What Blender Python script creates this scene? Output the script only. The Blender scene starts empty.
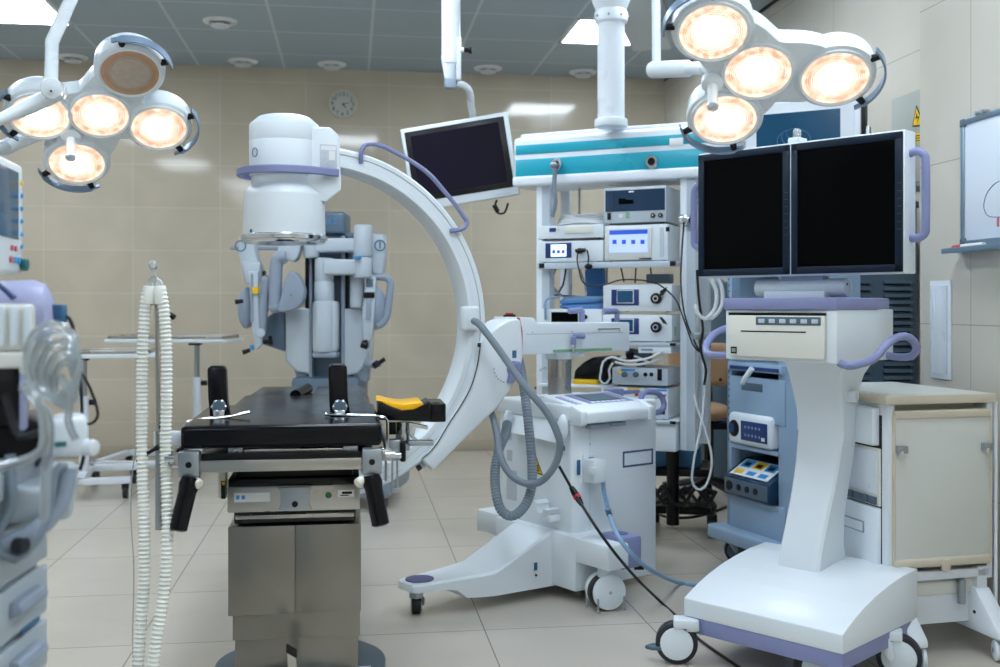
import bpy, bmesh, math, random
from math import pi, sin, cos, radians, sqrt, atan, tan
from mathutils import Vector, Matrix

# ------------------------------------------------------------------ camera, world, exposure
SC = bpy.context.scene
COL = SC.collection
FPX, HZY, CAMH = 1060.0, 306.0, 1.16
YAW = atan(150 / FPX)
CA, SA = cos(YAW), sin(YAW)
cam_d = bpy.data.cameras.new('camera')
cam_d.sensor_width = 36.0
cam_d.lens = 36.0 * FPX / 1000.0
cam_d.shift_y = -(333.5 - HZY) / 1000.0
cam_d.clip_start = 0.05
cam_d.dof.use_dof = True
cam_d.dof.focus_distance = 3.55
cam_d.dof.aperture_fstop = 3.2
cam = bpy.data.objects.new('camera', cam_d)
cam.location = (0, 0, CAMH)
cam.rotation_euler = (pi / 2, 0, -YAW)
COL.objects.link(cam)
SC.camera = cam
SC.view_settings.view_transform = 'Standard'
SC.view_settings.look = 'None'
SC.view_settings.gamma = 1.0
SC.view_settings.use_curve_mapping = False
SC.view_settings.exposure = 0.62
world = bpy.data.worlds.new('world')
SC.world = world
world.use_nodes = True
world.node_tree.nodes['Background'].inputs[0].default_value = (0.62, 0.78, 1.0, 1)
world.node_tree.nodes['Background'].inputs[1].default_value = 0.3
PANEL_POWER = 15.0
LAMP_POWER = 6.5
random.seed(7)

# ------------------------------------------------------------------ helpers
def lin(h):
    h = h.lstrip('#')
    v = [int(h[i:i + 2], 16) / 255 for i in (0, 2, 4)]
    return tuple((c / 12.92 if c <= .04045 else ((c + .055) / 1.055) ** 2.4) for c in v) + (1,)

def mat(name, col, rough=.5, metal=0., var=.0, scale=8., bump=0., emit=0., ecol=None, spec=.5, coat=0., alpha=1., trans=0., brushed=False):
    m = bpy.data.materials.new(name); m.use_nodes = True
    nt = m.node_tree; b = nt.nodes['Principled BSDF']
    c = lin(col)
    b.inputs['Base Color'].default_value = c
    b.inputs['Roughness'].default_value = rough
    b.inputs['Metallic'].default_value = metal
    b.inputs['Specular IOR Level'].default_value = spec
    if coat: b.inputs['Coat Weight'].default_value = coat
    if trans: b.inputs['Transmission Weight'].default_value = trans
    if alpha < 1: b.inputs['Alpha'].default_value = alpha
    if emit:
        b.inputs['Emission Color'].default_value = lin(ecol or col)
        b.inputs['Emission Strength'].default_value = emit
    if var or bump or brushed:
        tc = nt.nodes.new('ShaderNodeTexCoord'); n = nt.nodes.new('ShaderNodeTexNoise')
        mp = nt.nodes.new('ShaderNodeMapping'); nt.links.new(tc.outputs['Object'], mp.inputs[0]); nt.links.new(mp.outputs[0], n.inputs[0])
        if brushed: mp.inputs['Scale'].default_value = (1, 1, 14)
        n.inputs['Scale'].default_value = scale; n.inputs['Detail'].default_value = 4
        if var:
            mx = nt.nodes.new('ShaderNodeMix'); mx.data_type = 'RGBA'
            mx.inputs['A'].default_value = tuple(max(0, x * (1 - var)) for x in c[:3]) + (1,)
            mx.inputs['B'].default_value = tuple(min(1, x * (1 + var)) for x in c[:3]) + (1,)
            nt.links.new(n.outputs[0], mx.inputs['Factor']); nt.links.new(mx.outputs['Result'], b.inputs['Base Color'])
            mr = nt.nodes.new('ShaderNodeMapRange'); mr.inputs[3].default_value = max(0, rough - .08); mr.inputs[4].default_value = min(1, rough + .08)
            nt.links.new(n.outputs[0], mr.inputs[0]); nt.links.new(mr.outputs[0], b.inputs['Roughness'])
        if bump:
            bp = nt.nodes.new('ShaderNodeBump'); bp.inputs['Strength'].default_value = bump; bp.inputs['Distance'].default_value = .002
            nt.links.new(n.outputs[0], bp.inputs['Height']); nt.links.new(bp.outputs[0], b.inputs['Normal'])
    return m

def tile_mat(name, axes, w, h, ox, oz, c1, c2, grout, rough, gw=.006, var=.08, bump=.3, nscale=2.2):
    m = bpy.data.materials.new(name); m.use_nodes = True
    nt = m.node_tree; b = nt.nodes['Principled BSDF']; L = nt.links
    tc = nt.nodes.new('ShaderNodeTexCoord'); sp = nt.nodes.new('ShaderNodeSeparateXYZ'); cb = nt.nodes.new('ShaderNodeCombineXYZ')
    L.new(tc.outputs['Object'], sp.inputs[0])
    for i, (ax, off) in enumerate(zip(axes, (ox, oz))):
        ad = nt.nodes.new('ShaderNodeMath'); ad.operation = 'ADD'; ad.inputs[1].default_value = off
        L.new(sp.outputs[ax], ad.inputs[0]); L.new(ad.outputs[0], cb.inputs[i])
    br = nt.nodes.new('ShaderNodeTexBrick'); br.offset = 0; br.squash = 1
    br.inputs['Scale'].default_value = 1; br.inputs['Brick Width'].default_value = w; br.inputs['Row Height'].default_value = h
    br.inputs['Mortar Size'].default_value = gw / 2; br.inputs['Mortar Smooth'].default_value = .2; br.inputs['Bias'].default_value = 0
    br.inputs['Color1'].default_value = lin(c1); br.inputs['Color2'].default_value = lin(c2); br.inputs['Mortar'].default_value = lin(grout)
    L.new(cb.outputs[0], br.inputs[0])
    n = nt.nodes.new('ShaderNodeTexNoise'); n.inputs['Scale'].default_value = nscale; n.inputs['Detail'].default_value = 6; n.inputs['Distortion'].default_value = .6
    L.new(tc.outputs['Object'], n.inputs[0])
    mr = nt.nodes.new('ShaderNodeMapRange'); mr.inputs[1].default_value = .3; mr.inputs[2].default_value = .7
    mr.inputs[3].default_value = 1 - var; mr.inputs[4].default_value = 1 + var * .5
    L.new(n.outputs[0], mr.inputs[0])
    mx = nt.nodes.new('ShaderNodeVectorMath'); mx.operation = 'SCALE'
    L.new(br.outputs['Color'], mx.inputs[0]); L.new(mr.outputs[0], mx.inputs['Scale']); L.new(mx.outputs[0], b.inputs['Base Color'])
    b.inputs['Roughness'].default_value = rough
    bp = nt.nodes.new('ShaderNodeBump'); bp.invert = True; bp.inputs['Strength'].default_value = bump; bp.inputs['Distance'].default_value = .002
    L.new(br.outputs['Fac'], bp.inputs['Height']); L.new(bp.outputs[0], b.inputs['Normal'])
    return m

M_ = {}
def defm(k, *a, **kw): M_[k] = mat(k, *a, **kw)
defm('white_plastic', '#d9e2e8', .32, var=.02, scale=3)
defm('warm_white_plastic', '#d9dad2', .4, var=.03, scale=3)
defm('white_metal', '#dfe7ee', .3, var=.02)
defm('lamp_white', '#dbe4ea', .28, var=.02)
defm('lavender', '#7f86b0', .38, var=.03)
defm('lavender_dark', '#50557f', .45)
defm('hose_grey', '#75838f', .45, var=.05)
defm('steel', '#b4b2ad', .28, 1., var=.16, scale=3, bump=.03)
defm('column_steel', '#8f8c86', .33, 1., var=.28, scale=3.5, bump=.04)
defm('chrome', '#d3d8dd', .15, 1.)
defm('dull_metal', '#a4acb3', .35, .85, var=.08)
defm('black_vinyl', '#02050b', .2, var=.15, scale=30, spec=.3)
defm('black_rubber', '#0c0d10', .5)
defm('black_plastic', '#06070a', .35, spec=.3)
defm('dark_tyre', '#161c26', .45)
defm('robot_light', '#b7c3cd', .35, var=.03)
defm('robot_mid', '#8d9aab', .38, var=.03)
defm('robot_slate', '#566a7d', .42, var=.04)
defm('teal_panel', '#12a0b8', .3, var=.05, scale=3)
defm('screen_black', '#010102', .3, spec=.06)
defm('screen_purple', '#120d20', .3, spec=.2)
defm('bezel_navy', '#0b1d30', .35, spec=.3)
defm('bezel_black', '#07080c', .3)
defm('beige_laminate', '#c9c1ae', .4, var=.04)
defm('cream_panel', '#cdd0cb', .42, var=.03)
defm('rack_blue', '#8fa9c2', .42, var=.04)
defm('slate_cabinet', '#4d6272', .45, var=.05)
defm('grey_cabinet', '#a3a79f', .45, var=.03)
defm('yellow_gel', '#f2b705', .22, var=.05, scale=12)
defm('yellow', '#e9bd0c', .45)
defm('red', '#c01f22', .4)
defm('green', '#2c6e3a', .4)
defm('green_scale', '#7fa886', .5)
defm('pink_scale', '#c45663', .5)
defm('sky_blue', '#2f8fd0', .4)
defm('blue_label', '#2e6186', .5)
defm('label_print', '#bcc4cc', .6, var=.25, scale=160)
defm('label_white', '#dfe2e3', .5)
defm('tan_leather', '#b08d6a', .45, var=.05)
defm('blue_cloth', '#4a83c4', .7, var=.12)
defm('purple', '#5a1c74', .4)
defm('teal_knob', '#12686b', .35)
defm('ribbed_white', '#e6e9e2', .45, var=.03)
defm('cable_white', '#d7dcdf', .45)
defm('cable_blue', '#7da0bf', .45)
defm('cable_black', '#0a0b0e', .45)
defm('amber_dark', '#12324f', .2)
defm('screen_lit_blue', '#7f93e6', .2, emit=1.0, ecol='#8c9cf0')
defm('screen_lit_navy', '#1a3f9a', .2, emit=.6, ecol='#2450b0')
defm('screen_lit_pale', '#cfe2f4', .2, emit=.9, ecol='#cfe6ff')
defm('screen_dim_teal', '#113f5c', .15, emit=.10, ecol='#1b6a94')
defm('navy_panel', '#16346e', .3)
defm('clear_plastic', '#e9eeee', .12, trans=.75)
defm('painted_board', '#c5cdd2', .85)
defm('light_housing', '#e9edf0', .35)
defm('clock_face', '#c9cbc5', .4)
defm('clock_rim', '#d8d6c6', .35)
defm('whiteboard', '#dfe8f2', .18)
defm('aluminium', '#8fa7b8', .3, .7)
defm('foot_disc', '#4c6373', .35, .5, var=.12)
defm('white_handle', '#dcd9cb', .4)
defm('machine_white', '#aab6be', .4, var=.03)
defm('machine_lavender', '#a5a9cc', .4)
defm('tubing', '#d5dde0', .15, trans=.75)
defm('panel_glow', '#ffffff', .5, emit=PANEL_POWER, ecol='#e8f3ff')

class MB:
    def __init__(s, M=None):
        s.bm = bmesh.new(); s.M = M or Matrix(); s.mats = []
    def mi(s, m):
        if isinstance(m, str): m = M_[m]
        if m not in s.mats: s.mats.append(m)
        return s.mats.index(m)
    def _merge(s, b, m, T=None):
        i = s.mi(m)
        for f in b.faces: f.material_index = i
        b.transform(s.M @ (T or Matrix()))
        me = bpy.data.meshes.new('t'); b.to_mesh(me); b.free(); s.bm.from_mesh(me); bpy.data.meshes.remove(me)
        return s
    def box(s, m, x0, x1, y0, y1, z0, z1, bev=0., seg=2, T=None):
        b = bmesh.new(); bmesh.ops.create_cube(b, size=1)
        if x1 < x0: x0, x1 = x1, x0
        if y1 < y0: y0, y1 = y1, y0
        if z1 < z0: z0, z1 = z1, z0
        for v in b.verts:
            v.co = Vector(((x0 + x1) / 2 + v.co.x * (x1 - x0), (y0 + y1) / 2 + v.co.y * (y1 - y0), (z0 + z1) / 2 + v.co.z * (z1 - z0)))
        if bev > 0:
            bev = min(bev, .49 * min(x1 - x0, y1 - y0, z1 - z0))
            bmesh.ops.bevel(b, geom=b.edges[:], offset=bev, segments=seg, profile=.5, affect='EDGES')
        return s._merge(b, m, T)
    def prism(s, m, poly, a0, a1, plane='xz', bev=0., seg=2, T=None):
        b = bmesh.new()
        def p(u, v, w): return {'xz': (u, w, v), 'xy': (u, v, w), 'yz': (w, u, v)}[plane]
        vs = [b.verts.new(p(u, v, a0)) for u, v in poly]
        f = b.faces.new(vs)
        r = bmesh.ops.extrude_face_region(b, geom=[f])
        d = Vector(p(0, 0, a1 - a0))
        bmesh.ops.translate(b, vec=d, verts=[g for g in r['geom'] if isinstance(g, bmesh.types.BMVert)])
        bmesh.ops.recalc_face_normals(b, faces=b.faces[:])
        if bev > 0: bmesh.ops.bevel(b, geom=b.edges[:], offset=bev, segments=seg, profile=.5, affect='EDGES', clamp_overlap=True)
        return s._merge(b, m, T)
    def loft(s, m, rings, cap=True, closed=True, T=None):
        b = bmesh.new(); rows = [[b.verts.new(p) for p in r] for r in rings]
        n = len(rings[0])
        for i in range(len(rows) - 1):
            for j in range(n if closed else n - 1):
                b.faces.new((rows[i][j], rows[i][(j + 1) % n], rows[i + 1][(j + 1) % n], rows[i + 1][j]))
        if cap: b.faces.new(rows[0]); b.faces.new(rows[-1])
        bmesh.ops.recalc_face_normals(b, faces=b.faces[:])
        return s._merge(b, m, T)
    def lathe(s, m, prof, seg=32, T=None, ring=False):   # prof (r,z) about local z
        if ring: prof = list(prof) + [prof[0]]
        rings = []
        for r, z in prof:
            rings.append([(max(r, 1e-4) * cos(2 * pi * k / seg), max(r, 1e-4) * sin(2 * pi * k / seg), z) for k in range(seg)])
        return s.loft(m, rings, not ring, True, T)
    def cyl(s, m, p0, p1, r0, r1=None, seg=24, bev=0., T=None):
        p0, p1 = Vector(p0), Vector(p1); d = p1 - p0; L = d.length
        r1 = r0 if r1 is None else r1
        Q = Matrix.Translation(p0) @ d.to_track_quat('Z', 'Y').to_matrix().to_4x4()
        bv = min(bev, L * .45, r0 * .9)
        prof = [(r0, 0), (r1, L)] if bev <= 0 else [(r0 - bv, 0), (r0 - bv * .3, bv * .3), (r0, bv), (r1, L - bv), (r1 - bv * .3, L - bv * .3), (r1 - bv, L)]
        return s.lathe(m, prof, seg, (T or Matrix()) @ Q)
    def ell(s, m, c, r, seg=24, T=None):
        b = bmesh.new(); bmesh.ops.create_uvsphere(b, u_segments=seg, v_segments=seg // 2, radius=1)
        if not hasattr(r, '__len__'): r = (r, r, r)
        for v in b.verts: v.co = Vector((c[0] + v.co.x * r[0], c[1] + v.co.y * r[1], c[2] + v.co.z * r[2]))
        return s._merge(b, m, T)
    def tube(s, m, pts, r, seg=10, smooth=True, step=.02, ridge=None, T=None, closed=False):
        P = [Vector(p) for p in pts]
        if smooth: P = spline(P, step, closed)
        if ridge: P = resample(P, ridge[0] / 2)
        rings = []; n = len(P); up = None
        for i, p in enumerate(P):
            t = (P[min(i + 1, n - 1)] - P[max(i - 1, 0)])
            if t.length < 1e-9: t = Vector((0, 0, 1))
            t.normalize()
            if up is None:
                up = t.orthogonal().normalized()
            else:
                up = (up - t * up.dot(t))
                up = up.normalized() if up.length > 1e-6 else t.orthogonal().normalized()
            w = t.cross(up)
            rr = r(i / (n - 1)) if callable(r) else r
            if ridge and i % 2: rr -= ridge[1]
            rings.append([p + up * rr * cos(2 * pi * k / seg) + w * rr * sin(2 * pi * k / seg) for k in range(seg)])
        return s.loft(m, rings, True, True, T)
    def arc(s, m, c, r, a0, a1, tr, seg=10, n=24, ax=None, T=None):  # round-section arc in local xz (or given axes)
        u, v = ax or (Vector((1, 0, 0)), Vector((0, 0, 1)))
        pts = [Vector(c) + u * r * cos(a0 + (a1 - a0) * k / n) + v * r * sin(a0 + (a1 - a0) * k / n) for k in range(n + 1)]
        return s.tube(m, pts, tr, seg, smooth=False, T=T)
    def text(s, m, txt, size, T, depth=.0006):
        cu = bpy.data.curves.new('t', 'FONT'); cu.body = txt; cu.size = size; cu.extrude = depth; cu.align_x = 'CENTER'; cu.align_y = 'CENTER'; cu.resolution_u = 2
        o = bpy.data.objects.new('t', cu); COL.objects.link(o)
        dg = bpy.context.evaluated_depsgraph_get(); dg.update()
        me = bpy.data.meshes.new_from_object(o.evaluated_get(dg)); bpy.data.objects.remove(o); bpy.data.curves.remove(cu)
        b = bmesh.new(); b.from_mesh(me); bpy.data.meshes.remove(me)
        # font lies in xy facing +z ; turn to stand in xz facing -y
        return s._merge(b, m, T @ Matrix.Rotation(pi / 2, 4, 'X'))

def spline(P, step=.02, closed=False):
    out = []; n = len(P)
    if n < 3: return P
    for i in range(n if closed else n - 1):
        g = (lambda k: P[k % n]) if closed else (lambda k: P[max(0, min(n - 1, k))])
        a, b, c, d = g(i - 1), g(i), g(i + 1), g(i + 2)
        k = max(2, int((c - b).length / step))
        for j in range(k):
            t = j / k
            out.append(.5 * ((2 * b) + (c - a) * t + (2 * a - 5 * b + 4 * c - d) * t * t + (3 * b - a - 3 * c + d) * t ** 3))
    out.append(P[0].copy() if closed else P[-1].copy())
    return out

def resample(P, d):
    out = [P[0].copy()]; acc = 0
    for a, b in zip(P, P[1:]):
        L = (b - a).length
        if L < 1e-9: continue
        t = d - acc
        while t <= L:
            out.append(a.lerp(b, t / L)); t += d
        acc = L - (t - d)
    out.append(P[-1].copy())
    return out

def empty(name, loc, label, cat, group=None):
    o = bpy.data.objects.new(name, None); COL.objects.link(o); o.location = loc; o.empty_display_size = .1
    o['label'] = label; o['category'] = cat
    if group: o['group'] = group
    bpy.context.view_layer.update()
    return o

def obj(name, mb, parent=None, label=None, cat=None, group=None, kind=None, origin=None, ang=35):
    bm = mb.bm; me = bpy.data.meshes.new(name)
    if parent is not None:
        org = world_loc(parent)
    else:
        if origin is None:
            xs = [v.co for v in bm.verts]
            origin = Vector(((min(v.x for v in xs) + max(v.x for v in xs)) / 2, (min(v.y for v in xs) + max(v.y for v in xs)) / 2, min(v.z for v in xs)))
        org = Vector(origin)
    bm.transform(Matrix.Translation(-org))
    bm.normal_update(); bm.to_mesh(me); bm.free()
    for p in me.polygons: p.use_smooth = True
    me.set_sharp_from_angle(angle=radians(ang))
    for m in mb.mats: me.materials.append(m)
    o = bpy.data.objects.new(name, me); COL.objects.link(o)
    if parent is not None: o.parent = parent
    else: o.location = org
    if label: o['label'] = label
    if cat: o['category'] = cat
    if group: o['group'] = group
    if kind: o['kind'] = kind
    return o

def world_loc(o):
    v = Vector(o.location)
    while o.parent is not None:
        o = o.parent; v += Vector(o.location)
    return v

def C(lat, Z, h=0.):        # camera-aligned ground frame to world
    return Vector((lat * CA + Z * SA, -lat * SA + Z * CA, h))
def P(px, py, Z):            # point seen at a pixel at a given depth
    return C((px - 500) / FPX * Z, Z, CAMH + (HZY - py) / FPX * Z)
def G(px, py, h=0.):         # point seen at a pixel at a given height
    Z = (CAMH - h) * FPX / (py - HZY)
    return C((px - 500) / FPX * Z, Z, h)

class Fr:
    """An upright local frame: x along the front, y to the back, z up, standing on the floor."""
    def __init__(s, px, Z, phi=0., room=None):
        a = -(radians(phi) + YAW) if room is None else room
        p = C((px - 500) / FPX * Z, Z)
        s.M = Matrix.Translation(p) @ Matrix.Rotation(a, 4, 'Z'); s.I = s.M.inverted(); s.loc = p
    def l(s, px, py, d=0.):
        o = s.I @ Vector((0, 0, CAMH)); q = s.I @ P(px, py, 1.0); v = q - o
        t = (d - o.y) / v.y
        return o + v * t
    def p(s, px, py, d=0.): return s.M @ s.l(px, py, d)
    def w(s, x, y, z): return s.M @ Vector((x, y, z))
    def rect(s, px0, py0, px1, py1, d=0.):
        m = (py0 + py1) / 2; mx = (px0 + px1) / 2
        return s.l(px0, m, d).x, s.l(px1, m, d).x, s.l(mx, py1, d).z, s.l(mx, py0, d).z
    def bx(s, mb, m, px0, py0, px1, py1, d0, d1, bev=0., **k):
        x0, x1, z0, z1 = s.rect(px0, py0, px1, py1, d0)
        return mb.box(m, x0, x1, d0, d1, z0, z1, bev, **k)
    def poly(s, pts, d=0.): 
        r = [s.l(x, y, d) for x, y in pts]
        return [(v.x, v.z) for v in r]

def mbw(M=None): return MB(M)
def one(m, fn, *a, M=None, **k):
    mb = MB(M); getattr(mb, fn)(m, *a, **k); return mb

def caster(parent, x, y, r, w, T, fork='white_plastic', tyre='dark_tyre', hub='white_plastic', ang=0., top=None, name='caster', off=.45):
    """A swivel caster under a machine: fork, tyre and hub."""
    top = top or 2 * r + .03
    R = T @ Matrix.Translation((x, y, 0)) @ Matrix.Rotation(ang, 4, 'Z')
    mb = MB(R)
    mb.cyl(fork, (0, 0, 2 * r - .01), (0, 0, top), r * .42, bev=.003)
    mb.box(fork, -r * .35, r * .85, -w * .75, w * .75, 1.75 * r, 2 * r + .012, .006)
    mb.prism(fork, [(-r * .5, 1.9 * r), (r * .3, 1.9 * r), (r * .55, r * 1.1), (r * .35, r * .8), (r * .0, r * 1.3)], -w * .9, -w * .62, 'xz', .003)
    c = obj(name, mb, parent)
    t = MB(R)
    t.cyl(tyre, (r * off, -w / 2, r), (r * off, w / 2, r), r, bev=.006, seg=32)
    obj('tyre', t, c)
    h = MB(R)
    h.cyl(hub, (r * off, -w * .6, r), (r * off, w * .6, r), r * .78, bev=.004, seg=28)
    obj('hub', h, c)
    return c

# ------------------------------------------------------------------ the room
YB, XR, XN, YN, XL, YF, HC = 8.48, 2.577, 2.25, 3.95, -3.7, -2.6, 3.03
floor_m = tile_mat('floor_tiles', 'XY', .60, .665, .123, .225, '#c3bcb0', '#c7c0b4', '#8e8474', .22, .005, .05, .15)
wall_m = tile_mat('wall_tiles_back', 'XZ', .655, .331, .345, .065, '#c9bfab', '#cfc5b2', '#dad2c1', .08, .006, .09, .2)
wallr_m = tile_mat('wall_tiles_right', 'YZ', .9, .62, .0, .15, '#cbc6b9', '#cfcabd', '#aca593', .2, .005, .06, .2)
ceil_m = tile_mat('ceiling_panels', 'XY', .655, .645, .509, .37, '#a3b3bf', '#a6b6c1', '#c3ced5', .8, .022, .02, .0)
def struct(name, mb): return obj(name, mb, kind='structure', origin=(0, 0, 0))
struct('floor', one(floor_m, 'box', XL - .1, XR + .1, YF - .1, YB + .1, -.1, 0))
struct('ceiling', one(ceil_m, 'box', XL - .1, XR + .1, YF - .1, YB + .1, HC, HC + .1))
struct('wall_back', one(wall_m, 'box', XL - .1, XR + .1, YB, YB + .1, 0, HC))
struct('wall_left', one(wallr_m, 'box', XL - .1, XL, YF, YB, 0, HC))
struct('wall_front', one(wallr_m, 'box', XL - .1, XR + .1, YF - .1, YF, 0, HC))
struct('wall_right', one(wallr_m, 'box', XR, XR + .1, YN, YB, 0, HC))
struct('wall_right_near', one(wallr_m, 'box', XN, XR + .1, YF, YN, 0, HC))
struct('trim_1', one('black_plastic', 'box', XR - .012, XR, YN, YB, HC - .015, HC))
struct('baseboard_back', one(mat('skirting', '#b5ab98', .35, var=.05), 'box', XL, XR, YB - .012, YB, 0, .09, .003))

def ceiling_light(x, y, label, group=None, power=1):
    t = empty('ceiling_light', (x, y, HC), label, 'ceiling light', group)
    M = Matrix.Translation((x, y, 0)); s = .325
    f = MB(M)
    for a, b, c, d in ((-s, s, -s, -s + .025), (-s, s, s - .025, s), (-s, -s + .025, -s, s), (s - .025, s, -s, s)):
        f.box('light_housing', a, b, c, d, HC - .012, HC - .001, .002)
    obj('frame', f, t)
    obj('diffuser', one('panel_glow', 'box', -s + .025, s - .025, -s + .025, s - .025, HC - .008, HC - .002, M=M), t)
    return t
ceiling_light(-2.146, 7.05, 'square lit ceiling panel at the left end of the suspended ceiling', None)
ceiling_light(1.783, 7.05, 'square lit ceiling panel beside the white ceiling column', None)
for x, y in ((-2.17, 4.9), (.0, 4.9), (1.5, 4.9), (-2.17, 2.6), (.0, 2.6), (1.5, 2.6), (-1.6, .3), (1.1, .3), (-1.6, -1.6), (1.1, -1.6)):  # out-of-view ceiling panels added to light the room
    ceiling_light(x, y, 'unseen lit ceiling panel added to brighten the near half of the room', 'unseen ceiling panels added to light the near half of the room')
VL = {0: 'round ceiling vent right of the lit panel, farthest from the wall', 1: 'round ceiling vent behind the left surgical light arm', 2: 'round ceiling vent left of the one above the wall clock',
      3: 'round ceiling vent just above the wall clock', 4: 'round ceiling vent right of the hanging monitor pole', 5: 'round ceiling vent left of the white ceiling column'}
for i, (px, py) in enumerate(((220, 22), (75, 60), (243, 62), (332, 65), (488, 69), (583, 73))):
    Z = (HC - .01 - CAMH) * FPX / (HZY - py); c = P(px, py, Z)
    if c.y > YB - .16: c.y = YB - .16
    t = empty('ceiling_vent', (c.x, c.y, HC), VL[i], 'ceiling vent', 'round vents in the ceiling')
    M = Matrix.Translation((c.x, c.y, HC))
    obj('flange', one('light_housing', 'lathe', [(.066, -.001), (.112, -.001), (.108, -.012), (.078, -.02), (.066, -.012)], M=M, seg=40, ring=True), t)
    obj('plate', one('white_metal', 'lathe', [(.02, -.004), (.03, -.022), (.062, -.030), (.060, -.040), (.0, -.046)], M=M, seg=32), t)

# ------------------------------------------------------------------ operating table
FT = Fr(295, 3.13, room=0.0)
TX = FT.loc.x; TY = FT.loc.y
tab = empty('operating_table', (TX, TY + .17, 0), 'operating table with black padded top on a stainless steel column', 'operating table')
mb = MB(FT.M)
mb.cyl('foot_disc', (.01, .17, 0), (.01, .17, .055), .262, bev=.006, seg=64)
base = obj('base_plate', mb, tab)
mb = MB(FT.M)
for a in (200, 335):
    mb.box('white_metal', .01 + .215 * cos(radians(a)) - .02, .01 + .215 * cos(radians(a)) + .02, .17 + .2 * sin(radians(a)) - .005, .17 + .2 * sin(radians(a)) + .005, .0545, .057, .001)
obj('marking', mb, base)
xL, xR = FT.l(228, 560).x, FT.l(361, 560).x
mb = MB(FT.M)
mb.box('column_steel', xL + .018, xR - .008, .012, .33, .05, .24, .004)
mb.box('column_steel', xL + .012, xR - .002, .005, .335, .178, .3, .003)
mb.box('column_steel', xL, (xL + xR) / 2 - .0003, 0, .345, .252, .512, .0012)
mb.box('column_steel', (xL + xR) / 2 + .0003, xR, 0, .345, .252, .512, .0012)
mb.box('black_rubber', xL + .016, xR - .016, .01, .33, .52, .56, .004)
mb.box('steel', xL + .02, xR - .02, .005, .335, .532, .545, .003)
obj('column', mb, tab)
# control box
mb = MB(FT.M)
x0, x1, z0, z1 = FT.rect(227, 484, 360, 512, -.03)
mb.box('steel', x0, x1, -.03, .36, z0 + .002, z1 - .004, .005)
hb = obj('control_box', mb, tab)
mb = MB(FT.M)
mb.box('black_vinyl', x0 + .002, x1 - .002, -.028, .358, z1 - .006, z1 + .018, .004)
obj('cover', mb, hb)
mb = MB(FT.M)
a0, a1, b0, b1 = FT.rect(278, 487, 312, 509, -.035)
mb.prism('dull_metal', [(a0, b1), (a1, b1), (a1 - .008, b1 - .012), (a1 - .008, b0 + .012), (a1, b0), (a0, b0), (a0 + .008, b0 + .012), (a0 + .008, b1 - .012)], -.045, -.03, 'xz', .001)
mb.box('chrome', a0 + .012, a1 - .012, -.042, -.03, (b0 + b1) / 2 - .002, b1 - .012, .002)
mb.cyl('black_plastic', ((a0 + a1) / 2, -.047, b0 + .016), ((a0 + a1) / 2, -.03, b0 + .016), .009)
mb.cyl('dull_metal', ((a0 + a1) / 2, -.047, b0 + .036), ((a0 + a1) / 2, -.03, b0 + .036), .004)
obj('lock_panel', mb, hb, label='recessed dark lock panel')
mb = MB(FT.M)
FT.bx(mb, 'label_white', 234, 493, 270, 502, -.032, -.03); FT.bx(mb, 'sky_blue', 236, 495.5, 239.5, 499.5, -.0335, -.03); FT.bx(mb, 'sky_blue', 241.5, 495.5, 245, 499.5, -.0335, -.03)
obj('label_strip', mb, hb)
mb = MB(FT.M); q = FT.l(328.5, 495, -.03)
mb.cyl('green', (q.x, -.033, q.z), (q.x, -.03, q.z), .0095)
obj('green_light', mb, hb, label='round green lamp')
mb = MB(FT.M); FT.bx(mb, 'label_white', 338, 490, 354, 497, -.0315, -.03); FT.bx(mb, 'black_plastic', 342, 491.5, 352, 494, -.032, -.03); FT.bx(mb, 'black_plastic', 340, 494.8, 349, 495.8, -.032, -.03)
obj('type_label', mb, hb)
# under frame
mb = MB(FT.M)
xa, xb = FT.l(186, 450, -.12).x, FT.l(378, 450, -.12).x
mb.box('black_plastic', xa + .01, xb - .01, -.13, 1.5, .695, .722, .004)
mb.box('black_plastic', x0 + .02, x1 - .02, 0, .33, .62, .71, .006)
q0, q1, r0, r1 = FT.rect(244, 448, 343, 454, -.16)
mb.box('steel', q0, q1, -.16, -.13, r0, r1 - .002, .002)
obj('under_frame', mb, tab)
for pa in (228, 343):
    mb = MB(FT.M); s0, s1, t0, t1 = FT.rect(pa, 446, pa + 15, 455, -.165)
    mb.box('dull_metal', s0, s1, -.168, -.13, t0, t1, .002); mb.cyl('chrome', ((s0 + s1) / 2, -.171, t0 + .006), ((s0 + s1) / 2, -.13, t0 + .006), .008)
    obj('frame_block', mb, tab)
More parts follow.
